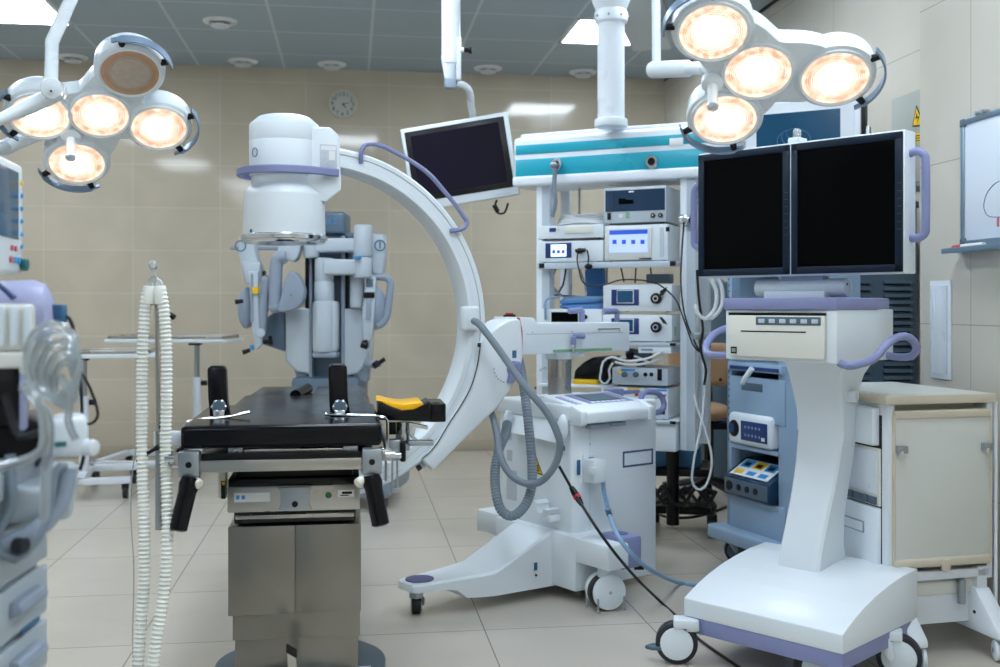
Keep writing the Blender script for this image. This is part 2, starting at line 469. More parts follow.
# front rail, end plates
fy = -.21
s0, s1, t0, t1 = FT.rect(197, 459.5, 364, 471, fy)
mb = MB(FT.M); mb.box('steel', s0, s1, fy, fy + .018, t0, t1, .002)
mb.box('black_plastic', s0 + .01, s1 - .01, fy + .005, fy + .03, t1, t1 + .018, .002)
obj('front_rail', mb, tab)
for k, (pa, pb, pc, pd) in enumerate(((178, 452, 199, 478), (362, 449, 382, 475))):
    a0, a1, b0, b1 = FT.rect(pa, pb, pc, pd, fy - .01)
    mb = MB(FT.M)
    mb.box('dull_metal', a0, a1, fy - .01, fy + .03, b0, b1, .005)
    ep = obj('end_plate', mb, tab)
    mb = MB(FT.M)
    mb.cyl('black_plastic', ((a0 + a1) / 2, fy - .0115, (b0 + b1) / 2), ((a0 + a1) / 2, fy, (b0 + b1) / 2), .0085)
    obj('hole', mb, ep)
    # side arm to rail
    sg = -1 if k == 0 else 1
    mb = MB(FT.M); xx = (a0 if k == 0 else a1)
    mb.box('steel', xx, xx + sg * .028, fy - .002, fy + .045, b1 - .035, b1 - .006, .003)
    mb.cyl('chrome', (xx + sg * .01, fy - .01, b1 - .018), (xx + sg * .035, fy - .01, b1 - .018), .008)
    obj('rail_clamp', mb, tab)
    # side rail along the table
    mb = MB(FT.M)
    mb.box('steel', xx + sg * .012, xx + sg * .022, fy + .03, .9, b1 - .03, b1 - .003, .002)
    obj('side_rail', mb, tab)
    # black release handle
    top, bot = ((191, 477), (177.5, 531)) if k == 0 else ((371, 475), (381, 526))
    p0 = FT.l(*top, fy + .0); p1 = FT.l(*bot, fy - .02)
    mb = MB(FT.M); d = (p1 - p0)
    mb.tube('black_vinyl', [p0, p0 + d * .15, p0 + d * .28, p0 + d * .3, p0 + d * .97, p1], lambda t: .024 if t < .14 else (.028 if t < .29 else (.0245 if t < .96 else .017)), 16, smooth=False)
    h = obj('release_handle', mb, tab)
    kn = FT.l(*((194.5, 481) if k == 0 else (363.5, 479)), fy)
    e = FT.l(*((200, 485) if k == 0 else (357, 484)), fy - .015)
    mb = MB(FT.M); mb.cyl('white_handle', kn, e, .0135, bev=.003)
    obj('knob', mb, tab)
# side label block
mb = MB(FT.M); FT.bx(mb, 'warm_white_plastic', 218, 470, 226, 498, .0, .04, .002); FT.bx(mb, 'black_plastic', 221, 481, 225.5, 499, -.004, .03, .001); FT.bx(mb, 'yellow', 222, 482, 225, 485, -.005, 0)
obj('side_bracket', mb, tab)
# pads
def pad(name, x0, x1, y0, y1, z0, z1, zt=0, xin=0, bev=.02, par=None, m='black_vinyl'):
    mb = MB(FT.M)
    b = bmesh.new(); bmesh.ops.create_cube(b, size=1)
    for v in b.verts:
        far = v.co.y > 0
        xx0, xx1 = x0 + (xin if far else 0), x1 - (xin if far else 0)
        v.co = Vector((xx0 if v.co.x < 0 else xx1, y1 if far else y0, (z0 if v.co.z < 0 else z1) + (zt if far else 0)))
    bmesh.ops.bevel(b, geom=b.edges[:], offset=bev, segments=4, profile=.6, affect='EDGES')
    mb._merge(b, m)
    return obj(name, mb, par or tab)
px0, px1, pz0, pz1 = FT.rect(180, 425, 382, 448, -.18)
pad('seat_pad', px0, px1, -.18, .33, pz0, pz1, .012, .01, .016)
CXT = (px0 + px1) / 2
pad('back_pad', CXT - .235, CXT + .262, .35, 1.16, .735, .80, .004, .0, .02)
pad('leg_pad', CXT - .225, CXT - .005, 1.18, 1.72, .74, .80, -.005, .012, .02)
pad('leg_pad', CXT + .015, CXT + .262, 1.18, 1.72, .74, .80, -.005, .012, .02)
mb = MB(FT.M); mb.tube('black_vinyl', [FT.w(0, 0, 0) * 0 + Vector((CXT - .03, 1.14, .80)), Vector((CXT + .01, 1.3, .815))], .024, 14, smooth=False)
obj('roll_pad', mb, tab)
# foot pedal
mb = MB(FT.M)
a = FT.l(286.5, 644, -.1); b = FT.l(297, 650, -.1)
mb.loft('white_handle', [[Vector((q.x - .012, y, q.z)) for q, y in ((FT.l(293, 668, -.03), -.03), (FT.l(293, 668, -.03), -.06))] + [Vector((q.x + .012, y, q.z)) for q, y in ((FT.l(293, 668, -.03), -.06), (FT.l(293, 668, -.03), -.03))],
                         [Vector((q.x - .011, y, q.z)) for q, y in ((FT.l(291, 648, -.1), -.1), (FT.l(291, 648, -.1), -.112))] + [Vector((q.x + .011, y, q.z)) for q, y in ((FT.l(291, 648, -.1), -.112), (FT.l(291, 648, -.1), -.1))]])
pd = obj('foot_pedal', mb, tab)
mb = MB(FT.M); mb.prism('black_rubber', [(a.x, a.z + .003), (b.x, b.z + .003), (b.x, b.z - .018), (a.x, a.z - .018)], -.122, -.1, 'xz', .002)
obj('pedal_grip', mb, pd)
mb = MB(FT.M); FT_b = FT.l(300, 668, -.05)
mb.box('dull_metal', FT_b.x - .035, FT_b.x + .02, -.07, 0, .055, .075, .004); mb.box('dull_metal', FT_b.x + .05, FT_b.x + .09, -.05, 0, .055, .075, .004)
obj('pedal_mount', mb, tab)

# shoulder supports clamped to the table
for k, (pa, pb, bar) in enumerate(((207, 227, None), (328, 348, None))):
    d = .02
    s = empty('shoulder_support', FT.w((FT.l(pa, 400, d).x + FT.l(pb, 400, d).x) / 2, d, .84),
              ('upright black padded support at the left of the operating table' if k == 0 else 'upright black padded support at the right of the operating table'), 'support pad', 'upright supports on the table')
    ztop = 366 if k == 0 else 364
    pf = [(pa, ztop + 3), (pa + 3, ztop), (pb - 4, ztop), (pb - 1, ztop + 3), (pb, 400), (pb + 3, 420), (pa + 3, 420), (pa + 1, 400)]
    mb = MB(FT.M); mb.prism('black_vinyl', FT.poly(pf, d), d, d + .045, 'xz', .006, 3)
    obj('pad', mb, s)
    mb = MB(FT.M); q = FT.l((pa + pb) / 2 + 2, 407, d - .02)
    mb.lathe('robot_slate', [(.004, -.008), (.018, -.008), (.021, 0), (.018, .008), (.004, .008)], 24, Matrix.Translation((q.x, d - .02, q.z)) @ Matrix.Rotation(pi / 2, 4, 'X'))
    for a in range(6):
        mb.ell('chrome', (q.x + .017 * cos(a * pi / 3), d - .022, q.z + .017 * sin(a * pi / 3)), .0065, 10)
    obj('clamp_knob', mb, s)
    q = FT.l((pa + pb) / 2 + 2, 417, d - .02)
    mb = MB(FT.M); mb.box('chrome', q.x - .016, q.x + .016, d - .03, d + .0, q.z - .02, q.z + .022, .004); mb.box('dull_metal', q.x - .02, q.x + .02, d - .035, d + .03, q.z - .026, q.z - .012, .003)
    obj('clamp_block', mb, s)
    pts = [(184.5, 436), (184.5, 427), (188, 422), (200, 419.5), (225, 417), (250, 412)] if k == 0 else [(325, 414.5), (345, 415.5), (380, 416.5), (386, 419), (387.5, 424), (387.5, 445)]
    mb = MB(FT.M); mb.tube('chrome', [FT.l(x, y, d - .03) for x, y in pts], .0045, 8)
    obj('mounting_bar', mb, s)

# arm rest with the yellow gel pad
ar = empty('arm_rest', FT.w(FT.l(410, 440, .12).x, .12, .70), 'black curved arm rest holding a yellow gel pad at the right of the operating table', 'arm rest')
d0, d1 = .02, .2
pf = [(378, 402), (381, 402), (390, 407), (402, 411), (414, 410), (424, 405.5), (430, 402.5), (431, 403), (431, 422), (378, 420)]
mb = MB(FT.M); mb.prism('black_vinyl', FT.poly(pf, d0), d0, d1, 'xz', .004)
x_, _, z0_, z1_ = FT.rect(431, 404, 446, 424, d0)
mb.box('black_vinyl', x_ - .003, x_ + .048, d0 + .03, d1 + .03, z0_ + .002, z1_ - .002, .004)
obj('cradle', mb, ar)
mb = MB(FT.M)
up = [(376, 400.5), (381, 399.8), (390, 402.5), (402, 404), (414, 403), (421, 402)]
dn = [(424, 404.5), (414, 409.5), (402, 410.5), (390, 406.5), (381, 402)]
mb.prism('yellow_gel', FT.poly(up + dn, d0 - .004), d0 - .004, d1 - .01, 'xz', .003, 3)
obj('gel_pad', mb, ar, label='glossy yellow gel pad')
mb = MB(FT.M)
c = FT.l(403, 430, d0 + .06)
mb.cyl('chrome', (c.x, d0 + .06, c.z - .03), (c.x, d0 + .06, c.z + .025), .02)
mb.cyl('black_plastic', (c.x - .035, d0 + .06, c.z - .012), (c.x - .035, d0 + .06, c.z + .025), .014)
e = FT.l(404, 452, d0)
mb.box('dull_metal', c.x - .045, c.x + .02, d0 + .03, d0 + .1, c.z - .06, c.z - .04, .003)
for pq, rr in (((398, 437), .007), ((405, 437), .007)):
    q = FT.l(*pq, d0 + .06); mb.cyl('dull_metal', (q.x, d0 + .06, q.z + .02), (q.x, d0 + .06, q.z - .03), rr)
a_, b_, z0_, z1_ = FT.rect(408, 441, 434, 446, d0 + .02); mb.box('dull_metal', a_, b_, d0 + .02, d0 + .06, z0_, z1_, .003)
mb.prism('chrome', FT.poly([(409, 422), (428, 426), (428, 430), (416, 428), (414, 436), (421, 443), (417, 444), (408, 434)], d0 + .03), d0 + .03, d0 + .05, 'xz', .002)
obj('bracket', mb, ar)
mb = MB(FT.M)
a_, b_, z0_, z1_ = FT.rect(388, 440, 401, 461, d0); mb.box('dull_metal', a_, b_, d0, d0 + .04, z0_, z1_, .003)
a_, b_, z0_, z1_ = FT.rect(400, 448, 406, 462, d0 - .01); mb.box('black_plastic', a_, b_, d0 - .015, d0 + .03, z0_, z1_ + .02, .006)
q = FT.l(396, 455, d0 - .01); mb.cyl('chrome', (q.x - .02, d0 - .02, q.z), (q.x + .015, d0 - .02, q.z), .009)
q = FT.l(385, 451, d0 - .03); mb.cyl('chrome', (q.x - .018, d0 - .03, q.z), (q.x + .012, d0 - .03, q.z), .013, bev=.004)
obj('clamp', mb, ar)
mb = MB(FT.M)
for pxx in (392.5, 397.5):
    a_, b_, z0_, z1_ = FT.rect(pxx - .9, 458, pxx + .9, 491, d0); mb.box('dull_metal', a_, b_, d0, d0 + .02, z0_, z1_, .001)
a_, b_, z0_, z1_ = FT.rect(391, 488, 399.5, 493, d0); mb.box('dull_metal', a_, b_, d0 - .003, d0 + .023, z0_, z1_, .002)
q = FT.l(386, 460, d0); q2 = FT.l(386, 481, d0); mb.cyl('dull_metal', (q.x, d0, q.z), (q.x, d0, q2.z), .004)
obj('slotted_bar', mb, ar)

# ------------------------------------------------------------------ mobile C-arm
FC = Fr(500 - .665 * FPX / 3.9, 3.9, -25)
FK = Fr(500 + .288 * FPX / 4.18, 4.18, -37)
CZ, RO, RI = 1.094, .646, .567
carm = empty('c_arm_unit', FK.w(.2, .2, 0), 'white mobile C-arm with a large curved gantry and hoses beside the operating table', 'c-arm')
# gantry arc
prof = [(RI, -.045), (RI + .01, -.06), (RI + .028, -.06), (RI + .031, -.056), (RO - .024, -.056), (RO - .021, -.06), (RO - .008, -.06), (RO, -.05), (RO, .05), (RO - .008, .06), (RI + .01, .06), (RI, .045)]
rings = []
for k in range(97):
    a = radians(92 - k * (188 / 96))
    rings.append([Vector((r * cos(a), y, CZ + r * sin(a))) for r, y in prof])
mb = MB(FC.M); mb.loft('white_plastic', rings)
gan = obj('gantry_arc', mb, carm)
mb = MB(FC.M)
for rr, m, th in ((RO - .0225, 'hose_grey', .0009), (RI + .0295, 'robot_mid', .0007)):
    mb.arc(m, (0, -.0575, CZ), rr, radians(-92), radians(88), th, 6, 90)
obj('groove', mb, gan)
def onc(px, py, d=0.): return FC.l(px, py, d)
# front cap on the arc
a_, b_, z0_, z1_ = FC.rect(462, 306, 480.5, 331, -.085)
mb = MB(FC.M); mb.box('white_plastic', a_, b_, -.085, -.05, z0_, z1_, .014, 4)
obj('cable_cap', mb, gan)
# lavender guide handle
pts = [(361, 163), (361, 154), (364, 146), (370, 144), (382, 146), (398, 154), (414, 163), (430, 175), (444, 191), (454, 203), (464, 217), (467, 222), (464, 228), (457, 230), (450, 231)]
mb = MB(FC.M)
P3 = []
for i, (x, y) in enumerate(pts):
    dd = -.06 if i in (0, len(pts) - 1) else -.075
    P3.append(onc(x, y, dd))
mb.tube('lavender', P3, .0085, 12)
obj('guide_handle', mb, gan, label='lavender tubular handle')
# image intensifier
q = onc(284.5, 240, 0); IX = q.x
c0 = FC.w(IX, 0, 0); Zi = (c0.x * SA + c0.y * CA); k_ = Zi / FPX
def zz(py): return CAMH + (HZY - py) * k_
T_ = Matrix.Translation((IX, 0, 0))
mb = MB(FC.M)
R1 = 40.5 * k_
mb.lathe('white_plastic', [(R1 * .99, zz(236)), (R1, zz(232)), (R1 * .985, zz(197)), (R1 * .97, zz(194)), (R1 * .9, zz(190)), (R1 * .84, zz(187)), (R1 * .8, zz(184)), (R1 * .8, zz(177)), (R1 * .845, zz(176)), (R1 * .855, zz(143.5)), (R1 * .85, zz(143)), (R1 * .855, zz(142.5)), (R1 * .85, zz(127)), (R1 * .83, zz(125)), (R1 * .63, zz(118)), (R1 * .55, zz(117)), (0, zz(116.5))], 64, T_)
ii = obj('detector_housing', mb, carm)
mb = MB(FC.M)
mb.lathe('chrome', [(R1 * .7, zz(243)), (R1 * .98, zz(243.5)), (R1 * 1.0, zz(242.5)), (R1 * 1.01, zz(240.5)), (R1 * 1.055, zz(240)), (R1 * 1.055, zz(236.5)), (R1 * 1.0, zz(235.5)), (R1 * .98, zz(234))], 64, T_)
obj('detector_ring', mb, ii, label='polished metal ring')
mb = MB(FC.M)
mb.prism('white_plastic', FC.poly([(300, 126), (331, 127), (340, 136), (342, 190), (326, 202.5), (300, 196)], -.1), -.1, .1, 'xz', .008, 3)
mb.box('white_plastic', onc(336, 160, -.05).x, .02, -.055, .055, zz(187) + .004, zz(147), .01)
sb = obj('side_block', mb, ii)
mb = MB(FC.M); FC.bx(mb, 'label_print', 320, 144.5, 337, 168, -.1015, -.1, .0005)
FC.bx(mb, 'label_white', 321, 146, 336, 150, -.102, -.1); FC.bx(mb, 'label_white', 329, 151, 335, 160, -.102, -.1)
obj('rating_label', mb, sb)
mb = MB(FC.M)
hz = zz(174); hr = R1 * 1.09; P3 = []
for k in range(0, 25):
    a = radians(100 + k * (180 - 10) / 24)
    P3.append(Vector((IX + hr * cos(a) * 1.0, hr * sin(a) * .95, hz)))
xe = onc(338, 174, -.115).x
P3 += [Vector((IX + .06, -hr * .93, hz)), Vector((xe - .02, -.118, hz)), Vector((xe, -.112, hz))]
rg = []
for i, p in enumerate(P3):
    t = (P3[min(i + 1, len(P3) - 1)] - P3[max(i - 1, 0)]).normalized(); n = Vector((t.y, -t.x, 0))
    rg.append([p + n * a + Vector((0, 0, b)) for a, b in ((-.008, -.013), (.004, -.015), (.01, -.01), (.01, .01), (.004, .014), (-.008, .012))])
mb.loft('lavender', rg)
obj('ring_handle', mb, ii, label='lavender band handle')
mb = MB(FC.M)
for a in (205, 168):
    pass
q0 = radians(202)
mb.lathe('lavender', [(.013, 0), (.017, 0), (.017, .002), (.013, .002)], 24, ring=True, T= Matrix.Translation((IX + R1 * .855 * cos(q0), R1 * .855 * sin(q0), zz(156))) @ Matrix.Rotation(q0 , 4, 'Z') @ Matrix.Rotation(pi / 2, 4, 'Y'))
mb.lathe('blue_label', [(.001, 0), (.008, 0), (.008, .0015), (.001, .0015)], 4, Matrix.Translation((IX + R1 * cos(radians(205)), R1 * sin(radians(205)), zz(233))) @ Matrix.Rotation(radians(205), 4, 'Z') @ Matrix.Rotation(pi / 2, 4, 'Y'))
obj('badge', mb, ii)
# tube housing under the table
mb = MB(FC.M)
mb.prism('white_plastic', [(IX - .13, .44), (IX + .12, .42), (IX + .16, .45), (IX + .16, .56), (IX + .1, .64), (IX - .1, .64), (IX - .15, .58)], -.1, .1, 'xz', .02, 3)
mb.cyl('dull_metal', (IX, 0, .635), (IX, 0, .665), .07)
obj('tube_housing', mb, carm)
# holder boot
boot = [(481, 344), (484, 339), (492, 332), (500, 325), (508, 320.5), (516, 318.5), (521, 320), (523, 340), (524, 355), (520, 372), (510, 391), (497, 409), (480, 425), (460, 444), (434, 471.5), (422.5, 460), (436, 447), (450, 423), (462, 405), (472, 386), (478, 365)]
mb = MB(FC.M); mb.prism('white_plastic', FC.poly(boot, -.085), -.085, .09, 'xz', .01, 3)
bt = obj('arc_holder', mb, carm)
seam = [(481, 345), (478, 365), (472, 386), (462, 405), (450, 423), (436, 446), (423, 459)]
mb = MB(FC.M); mb.tube('black_plastic', [onc(x - .6, y, -.0862) for x, y in seam], .0022, 6)
mb.box('black_rubber', onc(480, 347, -.08).x, onc(485, 347, -.08).x, -.08, .05, onc(482, 349, -.08).z, onc(482, 343, -.08).z, .002)
obj('seam', mb, bt)
mb = MB(FC.M); q = onc(424, 464, -.04); r_ = onc(417, 469, -.04)
mb.cyl('dull_metal', q, q.lerp(r_, .5), .012); mb.cyl('black_rubber', q.lerp(r_, .4), r_, .011, bev=.003)
obj('stop_bumper', mb, bt)
mb = MB(FC.M)
mb.prism('lavender', FC.poly([(508, 369), (514, 361), (521, 362), (521, 372), (514, 383), (508, 383), (510, 375)], -.1), -.1, -.08, 'xz', .003)
q = onc(516, 366, -.1); mb.cyl('lavender', (q.x, -.125, q.z), (q.x, -.09, q.z), .013, bev=.003)
obj('lock_lever', mb, bt)
mb = MB(FC.M)
FC.bx(mb, 'blue_label', 512.5, 350.5, 516.5, 358, -.087, -.085)
for k in range(6):
    a = radians(190 + k * 14); q = onc(510 - 14 * 1.0 + 12 * cos(a) + 10, 366 - 16 * sin(a), -.086)
    mb.box('blue_label', q.x - .004, q.x + .002, -.0865, -.085, q.z - .0025, q.z + .0005)
obj('scale_mark', mb, bt)
# horizontal arm
AX0 = FK.l(520, 340, .23).x; AX1 = FK.l(629, 340, .23).x
mb = MB(FK.M)
z0a, z1a = .962, 1.090
mb.prism('white_plastic', [(AX0, z0a), (AX1, z0a), (AX1, z1a - .002), (AX0 + .09, z1a), (AX0 + .07, z1a + .022), (AX0 - .03, z1a + .026), (AX0 - .03, z0a)], .225, .375, 'xz', .006)
arm = obj('horizontal_arm', mb, carm)
mb = MB(FK.M)
mb.box('black_plastic', AX0 + .03, AX1 - .04, .2235, .225, z1a - .046, z1a - .045)
mb.box('black_plastic', AX1 - .19, AX1 - .06, .2225, .225, z1a - .031, z1a - .028)
for t_ in (.1, .45, .7, .9):
    q = AX0 + (AX1 - AX0) * t_; mb.cyl('black_plastic', (q, .2235, z1a - .038), (q, .226, z1a - .038), .002, seg=8)
obj('panel_seam', mb, arm)
mb = MB(FK.M); a_, b_, _, _ = FK.rect(553, 349, 612, 352, .2245); mb.box('green_scale', a_, b_, .2238, .226, z0a + .004, z0a + .016)
for k in range(16): mb.box('green', a_ + (b_ - a_) * (k + .3) / 16, a_ + (b_ - a_) * (k + .3) / 16 + .0012, .2232, .225, z0a + .006, z0a + .014)
obj('travel_scale', mb, arm, label='green travel scale')
mb = MB(FK.M); mb.prism('pink_scale', [(AX0 - .02, z1a + .024), (AX0 - .008, z1a + .022), (AX0 + .006, z1a - .03), (AX0 + .008, z0a + .002), (AX0 - .008, z0a + .002), (AX0 - .008, z1a - .035)], .221, .226, 'xz')
obj('angle_scale', mb, arm, label='pink angle scale')
mb = MB(FK.M)
mb.cyl('black_plastic', (AX0 + .0, .3, z1a + .02), (AX0 + .0, .3, z1a + .034), .026); mb.cyl('red', (AX0, .3, z1a + .034), (AX0, .3, z1a + .042), .018, bev=.004)
obj('stop_button', mb, arm, label='red emergency stop button')
def lock_handle(pts, fr, d, r=.012):
    mb = MB(fr.M); L = [fr.l(x, y, d) for x, y in pts]
    for a, b in zip(L, L[1:]): mb.cyl('lavender', a, b, r, bev=.003, seg=16)
    return mb
obj('lock_handle', lock_handle([(582, 322), (582, 310), (569, 311)], FK, .36, .013), arm)
obj('lock_handle', lock_handle([(617, 321), (617, 311), (604, 310.5)], FK, .36, .012), arm)
h = lock_handle([(573.5, 345), (573.5, 336), (584, 336.5)], FK, .20, .011)
q = FK.l(573.5, 345, .2); h.cyl('chrome', (q.x, .2, q.z - .035), (q.x, .2, q.z), .008)
obj('lock_handle', h, arm)
mb = MB(FK.M); mb.cyl('lavender', (AX1 - .01, .3, 1.03), (AX1 + .03, .3, 1.03), .014, bev=.004); obj('lock_handle', mb, arm)
# lifting column
q = FK.l(559.5, 380, .3)
mb = MB(FK.M); mb.cyl('steel', (q.x, .3, .76), (q.x, .3, .935), .05, seg=40)
mb.cyl('white_plastic', (q.x, .3, .935), (q.x, .3, .962), .058, .062)
mb.cyl('yellow_gel', (q.x, .3, .952), (q.x, .3, .9625), .045)
mb.box('white_plastic', q.x - .02, q.x + .1, .25, .36, .945, .962, .004)
obj('lift_column', mb, carm, label='stainless lifting column')
# cart body
BW, BD = .462, .48
mb = MB(FK.M)
mb.prism('white_plastic', [(0, .012), (.035, 0), (BW, 0), (BW, BD), (.0, BD)], .035, .735, 'xy', .006)
bd = obj('cabinet_body', mb, carm)
mb = MB(FK.M)
mb.box('white_plastic', -.012, BW + .0, -.006, BD + .01, .70, .768, .012, 3)
obj('body_top', mb, bd)
mb = MB(FK.M)
mb.prism('white_plastic', [(-.06, .698), (-.06, .742), (.0, .765), (.2, .795), (.25, .775), (.25, .698)], .0, .37, 'yz', .008)
for x in (.0, .37):
    mb.prism('white_plastic', [(-.066, .692), (-.066, .748), (.0, .771), (.0, .692)], x - .014, x + .018, 'yz', .006)
con = obj('console', mb, bd)
TT = Matrix.Translation((0, .1, .781)) @ Matrix.Rotation(radians(8.5), 4, 'X')
mb = MB(FK.M @ TT); mb.box('lavender', .1, .345, -.09, .07, -.001, .0015, .001); mb.box('screen_black', .14, .30, -.055, .05, .001, .0025)
mb.box('slate_cabinet', .145, .295, -.05, .045, .002, .003)
obj('console_screen', mb, con)
mb = MB(FK.M @ TT)
for i in range(6): mb.box('machine_lavender', .03, .055, -.09 + i * .024, -.074 + i * .024, -.001, .003, .001)
obj('side_keys', mb, con)
mb = MB(FK.M @ TT)
for i in range(7): mb.box('label_white', .12 + i * .028, .138 + i * .028, -.082, -.066, .0, .003, .001)
obj('front_keys', mb, con, label='row of pale keys')
mb = MB(FK.M); mb.box('robot_mid', .06, .17, -.035, -.004, .672, .69, .003); mb.box('robot_mid', .18, .26, -.03, -.004, .675, .69, .003)
obj('cable_hook_rail', mb, bd)
mb = MB(FK.M)
P3 = [FK.l(644, 409, .05), FK.l(641, 400, .05), FK.l(643, 393, .05), FK.l(650, 391, .05), FK.l(660, 395, .05), FK.l(664, 404, .05), FK.l(661, 411, .05), FK.l(654, 413, .05)]
mb.tube('lavender', P3, .0125, 12)
obj('push_handle', mb, bd, label='lavender push handle')
mb = MB(FK.M); FK.bx(mb, 'lavender', 611, 389, 624, 397, .28, .33, .004); FK.bx(mb, 'lavender', 622, 390, 640, 394, .3, .31, .003)
obj('push_handle', mb, bd, label='short lavender handle behind the console')
# right face details
mb = MB(FK.M)
a0, a1, b0, b1 = FK.rect(623, 450, 653, 466, -.001)
for r_ in ((a0, a1, b1 - .008, b1), (a0, a1, b0, b0 + .008), (a0, a0 + .008, b0, b1), (a1 - .008, a1, b0, b1)):
    mb.box('lavender_dark', r_[0], r_[1], -.0015, 0, r_[2], r_[3])
obj('name_frame', mb, bd, label='empty violet outlined label frame')
mb = MB(FK.M); mb.box('dull_metal', .088, .0885, -.001, 0, .27, .69); FK.bx(mb, 'blue_label', 577, 460, 580.5, 475, -.001, 0)
FK.bx(mb, 'blue_label', 560, 446, 565, 451, -.002, .014)
q = FK.l(590, 444, 0); mb.cyl('black_plastic', (q.x, -.0015, q.z), (q.x, 0, q.z), .002, seg=8)
obj('side_label', mb, bd)
mb = MB(FK.M); FK.bx(mb, 'white_plastic', 584, 454, 597, 483, -.012, 0, .003); FK.bx(mb, 'dull_metal', 590, 457, 594, 481, -.02, -.01, .001)
so = obj('socket', mb, bd)
mb = MB(FK.M); FK.bx(mb, 'white_plastic', 594, 460, 606, 483, -.075, -.015, .005); FK.bx(mb, 'white_plastic', 592, 468, 596, 475, -.085, -.06, .002)
obj('plug', mb, so)
mb = MB(FK.M); mb.tube('cable_blue', [FK.l(603, 482, -.05), FK.l(604, 492, -.05), FK.l(606.5, 503, -.06), FK.l(608, 511, -.065)], .0105, 12, ridge=(.010, .0035))
mb.tube('slate_cabinet', [FK.l(607.6, 509, -.065), FK.l(609.5, 515.5, -.065)], .012, 12)
obj('strain_relief', mb, so)
# left face details
FL = Fr(500 + .288 * FPX / 4.18, 4.18, 53)
def bxl(mb, m, *a): return FL.bx(mb, m, *a)
mb = MB(FL.M)
def lugs(px, y0, y1):
    a, b = FL.l(px[0], y0, -.05), FL.l(px[1], y1, -.07)
    mb.cyl('white_plastic', a, b, .022, .018, bev=.008)
mb.cyl('white_plastic', FL.l(509.5, 411, -.03), FL.l(504.5, 427, -.05), .016, .02, bev=.007)
mb.ell('white_plastic', FL.l(563, 427, -.03), (.024, .022, .05), 20)
a = [FL.l(511, 415, -.01), FL.l(560, 424, -.01), FL.l(562, 444, -.045), FL.l(505, 431, -.045)]
b = [v + Vector((0, .012, .012)) for v in a]
mb.loft('white_plastic', [a, b])
obj('front_handle', mb, bd)
mb = MB(FL.M)
tri = [(535.5, 455), (532.5, 472), (543, 475.5)]
mb.prism('black_plastic', FL.poly(tri, -.001), -.0015, 0, 'xz')
c_ = (sum(t[0] for t in tri) / 3, sum(t[1] for t in tri) / 3)
mb.prism('yellow', FL.poly([(c_[0] + (x - c_[0]) * .84, c_[1] + (y - c_[1]) * .84) for x, y in tri], -.002), -.002, -.001, 'xz')
for yy in (465, 467.5, 470): bxl(mb, 'black_plastic', 535.2, yy, 539.2, yy + 1, -.0026, -.001)
obj('warning_sign', mb, bd, label='yellow triangular warning sign')
for r_ in ((506.5, 470, 516.5, 500), (507, 450, 512, 461), (508, 430, 511.5, 440)):
    mb = MB(FL.M); bxl(mb, 'label_print', *r_, -.001, 0); obj('rating_plate', mb, bd)
mb = MB(FL.M); mb.box('dull_metal', FL.l(501, 436, 0).x, -.01, -.0008, 0, .655, .6556)
obj('panel_seam', mb, bd)
q = FL.l(549.5, 506, -.02)
mb = MB(FL.M)
for k in range(1): 
    ringp = []
    for a in range(0, 13):
        t = radians(150 + a * 17); ringp.append([Vector((q.x + r * cos(t), y, q.z + r * sin(t))) for r, y in ((.022, -.005), (.045, -.005), (.045, -.07), (.022, -.07))])
    mb.loft('white_plastic', ringp)
mb.box('white_plastic', q.x - .01, q.x + .05, -.06, 0, q.z - .055, q.z - .03, .004)
obj('cable_holder', mb, bd)
# base beam and leg
mb = MB(FK.M)
mb.box('white_plastic', -.04, .2, -.06, .46, .05, .262, .008)
mb.box('white_plastic', -.039, .07, -.245, -.052, .165, .261, .01)
mb.box('white_plastic', .0, .2, .452, .655, .165, .261, .01)
bs = obj('base_beam', mb, carm)
mb = MB(FK.M)
def legsec(x, hw, zb, zt, yc=.205, ch=.008):
    return [Vector((x, yc - hw, zb)), Vector((x, yc - hw, zt - ch)), Vector((x, yc - hw + ch, zt)), Vector((x, yc + hw - ch, zt)), Vector((x, yc + hw, zt - ch)), Vector((x, yc + hw, zb))]
mb.loft('white_plastic', [legsec(-.655, .035, .102, .127), legsec(-.648, .052, .1, .129), legsec(-.63, .062, .098, .13), legsec(-.52, .078, .098, .132), legsec(-.47, .086, .088, .1335), legsec(-.43, .092, .055, .135), legsec(-.36, .105, .05, .137), legsec(-.31, .113, .048, .14), legsec(-.05, .122, .045, .258), legsec(.02, .125, .045, .262)])
lg = obj('front_leg', mb, carm, ang=28)
q = FK.I @ C((418 - 500) / FPX * 3.99, 3.99)
mb = MB(FK.M); mb.cyl('lavender_dark', (-.585, .205, .131), (-.585, .205, .1345), .054, seg=36)
obj('bumper_disc', mb, lg, label='round violet pad')
mb = MB(FK.M); mb.box('blue_label', -.13, -.115, .081, .084, .12, .15); mb.cyl('black_plastic', (-.12, .085, .1), (-.12, .08, .1), .004)
obj('leg_mark', mb, lg)
mb = MB(FK.M)
mb.box('lavender', .045, .15, -.235, -.10, .155, .28, .014)
mb.cyl('lavender_dark', (.095, -.17, .28), (.095, -.17, .282), .03); mb.cyl('black_plastic', (.14, -.2, .15), (.17, -.22, .15), .012)
obj('brake_pedal', mb, bs, label='violet brake block')
c = caster(carm, -.6, .205, .036, .035, FK.M, fork='dull_metal', tyre='black_rubber', hub='dull_metal', ang=radians(60), top=.1)
mb = MB(FK.M)
